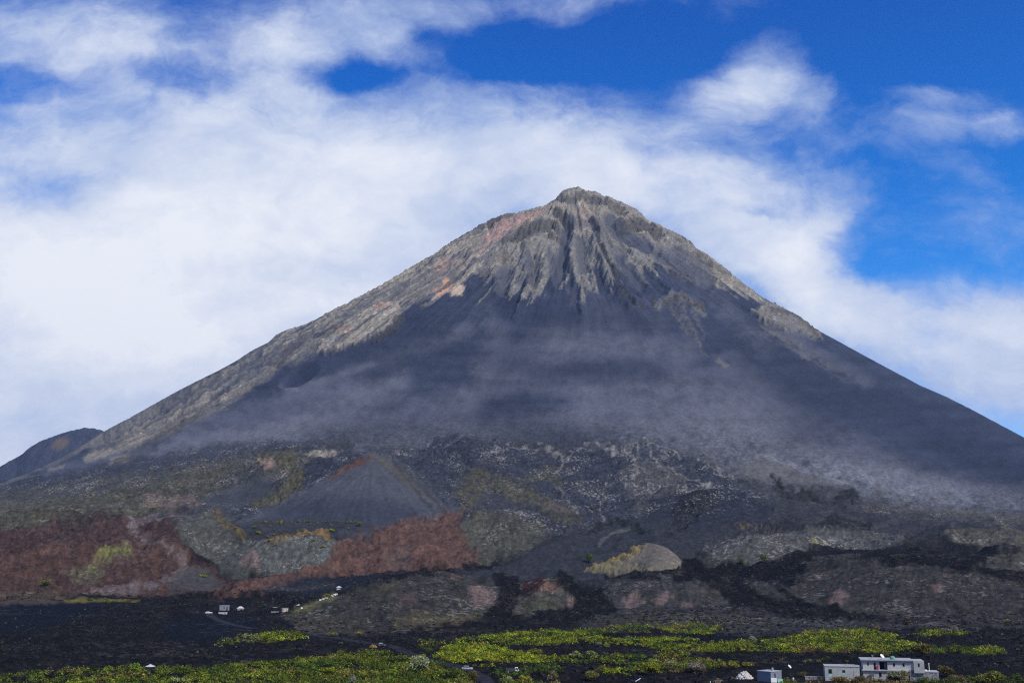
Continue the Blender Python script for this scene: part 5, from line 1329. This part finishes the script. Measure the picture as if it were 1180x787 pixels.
MB().lathe([(.02, 0), (.62, 0), (.66, .08), (.66, .6), (.55, .76), (.3, .84), (.02, .84)], 18).build('tank_body', M['tank'], t, True)
MB().lathe([(.02, .835), (.2, .835), (.2, .92), (.02, .93)], 12).build('lid', M['tank'], t, True)
dish(to_world(hs_, (HX(1004.5), -.45, .95)), .3, 'dark satellite dish in front of the lower house wall', 'cargo', .6, 60)
pz = to_world(hs_, (HX(1073), 3.2, 3.0))
t = thing('post', 'thin white post rising from the stone annexe roof', 'post', pz); MB().tube((0, 0, 0), (0, 0, 2.0), .09, .08).build('pole', M['white'], t); MB().box(-.2, .2, -.03, .03, 1.85, 1.93).build('crossarm', M['white'], t)
MB_ = MB().lathe([(.02, 0), (.3, 0), (.34, .3), (.25, .42), (.02, .45)], 10)
t = tag(put(MB_.build('basin', M['white'], None, True), to_world(hs_, (HX(1068), 2, 3.0))), 'small white basin on the annexe roof beside the post', 'basin')
# magenta washing on the upper balcony
t = tag(put(MB().prism([(-.25, 0), (.25, 0), (.3, 1.1), (.12, 1.2), (-.12, 1.2), (-.3, 1.1)], -.04, .04).build('washing', M['magenta']), to_world(hs_, (HX(1012.4), .1, 3.28))), 'magenta cloth hanging at the upper balcony door', 'washing')

# long outbuilding
x, y, z, mpp, rz = at_px(972, 784); zb = gz(x, y, 3) - .1
A = thing('outbuilding', 'long low grey flat roofed outbuilding left of the big house', 'house', (x, y, zb), rz * .75)
AX = lambda p: (p - 972) * mpp
ho_l = [(AX(955.6), AX(960), 1.1, 3.1), (AX(971), AX(974.8), 1.7, 2.9)]
b = MB().wall(AX(952), AX(990.5), 0, .25, -1.2, 3.75, ho_l); b.box(AX(952), AX(952) + .25, .25, 6, -1.2, 3.75); b.box(AX(990.5) - .25, AX(990.5), .25, 6, -1.2, 3.75); b.box(AX(952) + .25, AX(990.5) - .25, 5.75, 6, -1.2, 3.75)
b.box(AX(983.6), AX(984.4), -.06, 0, -.5, 3.7); b.build('wall', M['plaster'], A)
w_ = window(A, *ho_l[0], 0, frame='plaster'); MB().box(ho_l[0][0] + .08, ho_l[0][1] - .08, .03, .075, 1.17, 1.9).build('shutter', M['teal'], w_)
w_ = window(A, *ho_l[1], 0, frame='plaster'); MB().box(ho_l[1][0] + .08, ho_l[1][1] - .08, .03, .075, 1.77, 2.2).build('shutter', M['green'], w_)
b = MB().box(AX(951.7), AX(990.8), -.12, 6.1, 3.75, 3.9); b.box(AX(974), AX(991), 1., 1.3, 3.9, 4.15); b.build('roof', M['slab'], A)
x2, y2, z2, m2, r2 = at_px(944, 783); zb = gz(x2, y2)
W = thing('terrace_wall', 'thin pale terrace wall left of the long outbuilding', 'wall', (x2, y2, zb), r2)
b = MB().box(-3.6, 3.4, 0, .3, -.6, .75); b.build('wall_body', M['stone'], W); MB().box(-3.8, 3.5, -.06, .36, .75, .88).build('coping', M['slab'], W)
lk = MB().box(AX(990.8), AX(995.2), .6, .8, -1, 2.6)
# little hut
x, y, z, mpp, rz = at_px(901, 784.2); zb = gz(x, y, 2) - .05
H = thing('hut', 'small blue grey flat roofed hut seen corner on beside the white stone heap', 'hut', (x, y, zb), math.radians(40))
# local axes: corner at the origin, one wall runs to the left-back (-x), the other to the right-back (+y)
a_, b_ = 4.7, 4.4
wl = [(-3.2, -2.55, 1.0, 2.2)]
b = MB().wall(-a_, 0, 0, .2, -1, 2.6, wl); b.box(-a_, -a_ + .2, .2, b_, -1, 2.6); b.box(-a_ + .2, 0, b_ - .2, b_, -1, 2.6)
b.box(-.2, 0, .2, 1.9, -1, 2.6); b.box(-.2, 0, 2.9, b_ - .2, -1, 2.6); b.box(-.2, 0, 1.9, 2.9, 2.1, 2.6)
b.build('wall', M['block'], H)
window(H, *wl[0], 0, frame='block')
d = MB().box(-.14, -.1, 1.93, 2.87, -.2, 2.08).build('door', M['white_soft'], H); MB().box(-.1, -.06, 2.72, 2.8, .95, 1.05).build('handle', M['metal'], d)
b = MB().box(-a_ - .1, .12, -.12, b_ + .12, 2.6, 2.74); b.build('roof', M['slab'], H); MB().box(-2.2, -1.8, 1.2, 1.6, 2.74, 3.5).build('chimney', M['plaster'], H)
bpy.context.view_layer.update()
def board(px, py, w, h, mat, label, name='board', lean=.25, rz_=0.):
    x, y, z, mpp, rz = at_px(px, py); b = MB(); z = gz(x, y)
    b.add([(-w / 2, 0, 0), (w / 2, 0, 0), (w / 2, .06, 0), (-w / 2, .06, 0), (-w / 2, lean, h), (w / 2, lean, h), (w / 2, lean + .06, h), (-w / 2, lean + .06, h)], [(3, 2, 1, 0), (4, 5, 6, 7), (0, 1, 5, 4), (1, 2, 6, 5), (2, 3, 7, 6), (3, 0, 4, 7)])
    return tag(put(b.build(name, M[mat]), (x, y, z), rz + rz_), label, 'board')
board(892, 786, 1.5, 1.15, 'white', 'white board leaning at the left wall of the small hut')
board(899.5, 786.3, 1.35, .95, 'green', 'pale green board leaning by the corner of the small hut')
x, y, z, mpp, rz = at_px(914, 785); t = tag(put(MB().lathe([(.02, 0), (.32, 0), (.34, .3), (.32, .5), (.34, .7), (.32, 1.0), (.02, 1.02)], 14).build('barrel', M['metal'], None, True), (x, y, gz(x, y))), 'pale metal barrel at the right side of the small hut', 'barrel')
x, y, z, mpp, rz = at_px(909.5, 771); dish((x, y, gz(x, y)), .9, 'white satellite dish standing on the dark bank behind the small hut', 'ceramic', .6)
x, y, z, mpp, rz = at_px(886, 784); P_ = thing('lean_to', 'low dark lean-to with a thin pale roof left of the small hut', 'shelter', (x - .6, y + 1, gz(x, y)), rz)
MB().box(-2, 1.1, -.6, 1.2, 1.15, 1.22).build('roof', M['metal'], P_)
for q in (-1.9, 1.0):
    MB().tube((q, -.5, -.3), (q, -.5, 1.15), .07).build('post', M['white_soft'], P_)
# stone heaps
def heap(name, px, py, wpx, hpx, mat, label, n=120, top=None, seed=1):
    x, y, z, mpp, rz = at_px(px, py); rg_ = np.random.default_rng(seed); w, h = wpx * mpp / 2, hpx * mpp
    t = rg_.uniform(0, 6.28, n); r = np.sqrt(rg_.random(n)); zz = h * (1 - r ** 1.3) * rg_.uniform(.75, 1.05, n)
    pos = np.stack([r * np.cos(t) * w, r * np.sin(t) * w * .8, zz], 1); v, q = rocks(pos, rg_.uniform(.4, .8, n) * max(.16 * w, .25) * 1.8, rg_)
    # a solid core under the stones
    k = 16; core = [(0, 0, h * .8)] + [(math.cos(i * 6.2832 / k) * w * .95, math.sin(i * 6.2832 / k) * w * .75, -.3) for i in range(k)]
    b = MB().add(core, [(0, 1 + i, 1 + (i + 1) % k) for i in range(k)]); b.add([tuple(p) for p in v], [tuple(i) for i in q])
    return tag(put(b.build(name, M[mat]), (x, y, gz(x, y)), 0), label, 'heap')
heap('stone_heap', 858, 781.5, 19, 8.5, 'rock_white', 'heap of pale white and pink stones beside the small hut', 170)
heap('stone_heap', 828, 786, 13, 5, 'rock_brown', 'low brown stone heap left of the white stones', 90, seed=2)
heap('scoria_heap', 711.5, 756, 8, 4, 'rock_red', 'small brick red scoria heap among the middle vines', 60, seed=3)
heap('sand_heap', 430, 745.6, 8.5, 3.6, 'rock_ochre', 'ochre sand heap by the track next to the white roofed car', 60, seed=4)
x, y, z, mpp, rz = at_px(818.6, 789); t = tag(put(MB().tube((0, 0, -.3), (0, 0, 1.0), .1, .09, 8).build('marker_post', M['white']), (x, y, gz(x, y))), 'short white post at the lower edge beside the brown stone heap', 'post')
b = MB().add([(-.8, 0, 0), (-.6, -.1, 0), (.8, 0, .8), (.6, .1, .85), (-.8, .3, .03), (-.6, .25, .03), (.8, .35, .83), (.6, .4, .88)], [(0, 1, 2, 3), (7, 6, 5, 4), (0, 4, 5, 1), (1, 5, 6, 2), (2, 6, 7, 3), (3, 7, 4, 0)])
x, y, z, mpp, rz = at_px(735, 785.5); tag(put(b.build('plank', M['white']), (x, y, gz(x, y) + .1), rz), 'pale broken plank lying on the dark ground below the lime yellow tree', 'plank')

# white canopy among the vines
x, y, z, mpp, rz = at_px(172.5, 776); t = thing('canopy', 'small white pyramid canopy on a post above the left vines', 'canopy', (x, y, gz(x, y)), .3)
MB().lathe([(1.42, 1.95), (1.4, 2.02), (.75, 2.28), (.12, 2.55), (.05, 2.62), (.02, 2.5), (.7, 2.2), (1.36, 1.95)], 8).build('roof', M['pinkish'] if False else M['white_soft'], t)
MB().tube((0, 0, -.3), (0, 0, 2.5), .07).build('post', M['white_soft'], t)

# ------------------------------------------------------------------ vehicles
def wheel(parent, x, y, r, w):
    o = MB().lathe([(r * .55, -w / 2), (r * .93, -w / 2), (r, -w * .3), (r, w * .3), (r * .93, w / 2), (r * .55, w / 2)], 18, (0, 0, 0), Matrix.Rotation(math.pi / 2, 3, 'X')).build('wheel', M['tyre'], parent, True)
    o.location = (x, y, r); MB().lathe([(.01, -w * .4), (r * .56, -w * .42), (r * .56, w * .42), (.01, w * .4)], 14, (0, 0, 0), Matrix.Rotation(math.pi / 2, 3, 'X')).build('rim', M['metal'], o, True)
x, y, z, mpp, rz = at_px(590.5, 775); L_ = 14.5 * mpp
t = thing('truck', 'small lorry with white cab and dark empty cargo bed parked behind the light green bush', 'truck', (x, y, gz(x, y, 1)), rz - .12)
k = L_ / 4.6
def S(*a): return [q * k for q in a]
MB().box(*S(-2.25, 1.05, -.85, .85, .62, .78)).build('chassis', M['cargo'], t)
b = MB(); b.box(*S(-2.3, .95, -.9, -.84, .8, 1.75)); b.box(*S(-2.3, .95, .84, .9, .8, 1.75)); b.box(*S(-2.3, -2.24, -.84, .84, .8, 1.75)); b.box(*S(.89, .95, -.84, .84, .8, 2.0)); b.box(*S(-2.24, .89, -.84, .84, .79, .86))
for q in (-1.6, -.9, -.2, .5): b.box(*S(q, q + .08, -.94, -.9, .8, 1.75))
b.build('cargo_bed', M['cargo'], t)
cab = MB().prism([(a * k, b2 * k) for a, b2 in [(1.02, .5), (2.3, .5), (2.34, .95), (2.22, 1.35), (1.95, 2.0), (1.85, 2.06), (1.02, 2.06)]], -.86 * k, .86 * k).build('cab', M['white'], t)
MB().add([(a * k, s_ * .76 * k, c * k) for a, c in [(2.225, 1.40), (1.985, 1.94)] for s_ in (-1, 1)] + [(a * k, s_ * .76 * k, c * k) for a, c in [(2.24, 1.40), (2.0, 1.95)] for s_ in (-1, 1)], [(0, 1, 3, 2), (4, 6, 7, 5), (0, 4, 5, 1), (2, 3, 7, 6), (0, 2, 6, 4), (1, 5, 7, 3)]).build('windscreen', M['glass'], t)
for s_ in (-1, 1):
    dr = MB().box(*S(1.2, 1.95, min(s_ * .862, s_ * .885), max(s_ * .862, s_ * .885), .62, 1.22)).build('door', M['white'], t); MB().box(*S(1.28, 1.4, min(s_ * .885, s_ * .91), max(s_ * .885, s_ * .91), 1.1, 1.14)).build('handle', M['dark'], dr)
    MB().prism([(a * k, c * k) for a, c in [(1.22, 1.28), (2.08, 1.28), (1.86, 1.9), (1.22, 1.9)]], s_ * .862 * k, s_ * .88 * k).build('side_window', M['glass'], t)
    MB().box(*S(2.335, 2.37, min(s_ * .45, s_ * .75), max(s_ * .45, s_ * .75), .7, .88)).build('headlight', M['ceramic'], t)
    for q in (1.6, -1.4): wheel(t, q * k, s_ * .78 * k, .42 * k, .26 * k)
MB().box(*S(2.3, 2.42, -.84, .84, .45, .6)).build('bumper', M['metal'], t)

def car(px, py, lpx, label, body, rz_=0., roof=None, rmin=230.):
    x, y, z, mpp, rz = at_px(px, py, rmin=rmin); k = lpx * mpp / 4.2
    t = thing('parked_car', label, 'car', (x, y, gz(x, y, 1) + .05), rz + rz_)
    f = lambda p: [(a * k, c * k) for a, c in p]
    MB().prism(f([(-2.1, .35), (2.1, .35), (2.12, .7), (1.95, .86), (1.1, .95), (-1.9, .98), (-2.1, .85)]), -.83 * k, .83 * k).build('body', M[body], t)
    c_ = MB().prism(f([(-1.75, .97), (1.02, .94), (.45, 1.42), (.3, 1.47), (-1.35, 1.47), (-1.5, 1.43)]), -.74 * k, .74 * k).build('cabin', M['glass'], t)
    MB().prism(f([(.5, 1.40), (.42, 1.49), (.28, 1.53), (-1.38, 1.53), (-1.6, 1.42)]), -.77 * k, .77 * k).build('roof', M[roof or body], t)
    for s_ in (-1, 1):
        d = MB().box(*[q * k for q in (-.35, .75, min(s_ * .832, s_ * .85), max(s_ * .832, s_ * .85), .42, .92)]).build('door', M[body], t)
        MB().box(*[q * k for q in (-.28, -.1, min(s_ * .85, s_ * .875), max(s_ * .85, s_ * .875), .78, .82)]).build('handle', M['dark'], d)
        MB().box(*[q * k for q in (2.08, 2.15, min(s_ * .45, s_ * .75), max(s_ * .45, s_ * .75), .6, .75)]).build('headlight', M['ceramic'], t)
        for q in (1.3, -1.25): wheel(t, q * k, s_ * .76 * k, .33 * k, .2 * k)
car(538.5, 771.5, 12, 'silver grey car half hidden beside the lower track', 'silver', -.25)
car(440, 744, 9, 'white roofed dark car stopped on the track by the ochre heap', 'cargo', .1, 'white')
car(240.5, 706.8, 7.5, 'white car at the far end of the upper left track', 'white', .15, 'silver', 300)

# ------------------------------------------------------------------ little houses out on the lava
def block_house(px, py, wpx, hpx, label, mat, name='house', rz_=0., door=(.2, .32), roof='flat', roofmat='slab', win=(-.3, -.12), depth=.8, rmin=300., cat='house'):
    x, y, z, mpp, rz = at_px(px, py, rmin=rmin); w, h = wpx * mpp, hpx * mpp
    t = thing(name, label, cat, (x, y, gz(x, y, w * .4)), rz + rz_)
    hole = [(door[0] * w, door[1] * w, .0, h * .72)] + ([(win[0] * w, win[1] * w, h * .4, h * .72)] if win else [])
    d = w * depth
    b = MB().wall(-w / 2, w / 2, 0, .2, 0, h, hole); b.box(-w / 2, w / 2, 0.004, .196, -1, -.002); b.box(-w / 2, -w / 2 + .2, .2, d, -1, h); b.box(w / 2 - .2, w / 2, .2, d, -1, h); b.box(-w / 2 + .2, w / 2 - .2, d - .2, d, -1, h)
    b.build('wall', M[mat], t)
    dd = MB().box(door[0] * w + .02, door[1] * w - .02, .1, .14, 0, h * .72 - .02).build('door', M['dark'], t)
    if win: window(t, *hole[1], 0, frame=mat)
    if roof == 'flat': MB().box(-w / 2 - .15, w / 2 + .15, -.15, d + .15, h, h + .15).build('roof', M[roofmat], t)
    elif roof == 'gable':
        q = w / 2 + .35
        MB().prism([(-q, h - .05), (q, h - .05), (q, h + .05), (0, h + w * .3), (-q, h + .05)], -.4, d + .4).build('roof', M[roofmat], t)
    elif roof == 'hip':
        q = w / 2 + .4; MB().add([(-q, -.4, h), (q, -.4, h), (q, d + .4, h), (-q, d + .4, h), (-.15 * w, d / 2, h + w * .33), (.15 * w, d / 2, h + w * .33)], [(3, 2, 1, 0), (0, 1, 5, 4), (1, 2, 5), (2, 3, 4, 5), (3, 0, 4)]).build('roof', M[roofmat], t)
    return t
block_house(258.5, 703.2, 11, 5.6, 'grey blue block house with dark doorway on the black lava', 'block', win=(-.1, .02))
block_house(256.8, 707.2, 9.5, 1.8, 'very low white roofed shed in front of the grey blue block house', 'white_soft', 'shed', roofmat='white_soft', win=None, door=(.2, .3), depth=.45, cat='shed')
block_house(277, 702.6, 6.8, 2.2, 'tiny hut with white peaked roof right of the grey blue block house', 'plaster', 'hut', roof='hip', roofmat='white_soft', win=None, cat='hut')
block_house(328.8, 704.6, 6.5, 4.2, 'pale pink and grey hut at the left foot of the sandy ridge', 'pinkish', 'hut', rz_=.35, cat='hut', win=(-.4, -.2))
block_house(317, 702.2, 4.5, 3., 'black little shed with pale roof left of the pink hut', 'dark', 'shed', roofmat='slab', win=None, cat='shed')
block_house(390.5, 679, 5, 2.6, 'white roofed hut on the dark slope above the sandy ridge', 'white_soft', 'hut', roof='hip', roofmat='white_soft', win=None, cat='hut')
x, y, z, mpp, rz = at_px(317, 705.6); t = thing('low_wall', 'low pale wall in front of the black little shed', 'wall', (x, y, gz(x, y)), rz)
MB().box(-2., 2., 0, .4, -.4, .5).build('wall_body', M['stone'], t); MB().box(-2.05, 2.05, -.05, .45, .5, .6).build('coping', M['slab'], t)
rg2 = np.random.default_rng(8)
for px_, py_ in [(343.5, 697.3), (347.5, 701), (369.5, 691.5), (373, 690.5), (376.5, 689.5), (383, 687), (385.5, 685.8), (387.5, 685)]:
    x, y, z, mpp, rz = at_px(px_, py_, rmin=400)
    v, q = rocks(np.zeros((1, 3)), np.array([rg2.uniform(.9, 1.4)]), rg2)
    o = bpy.data.objects.new('white_stone', mesh_from('white_stone', v, q, M['rock_white'], False)); COL.objects.link(o); o.location = (x, y, gz(x, y) + .2)
    tag(o, 'pale white boulder lying along the crest of the sandy ridge', 'stone', 'white boulders along the sandy ridge')
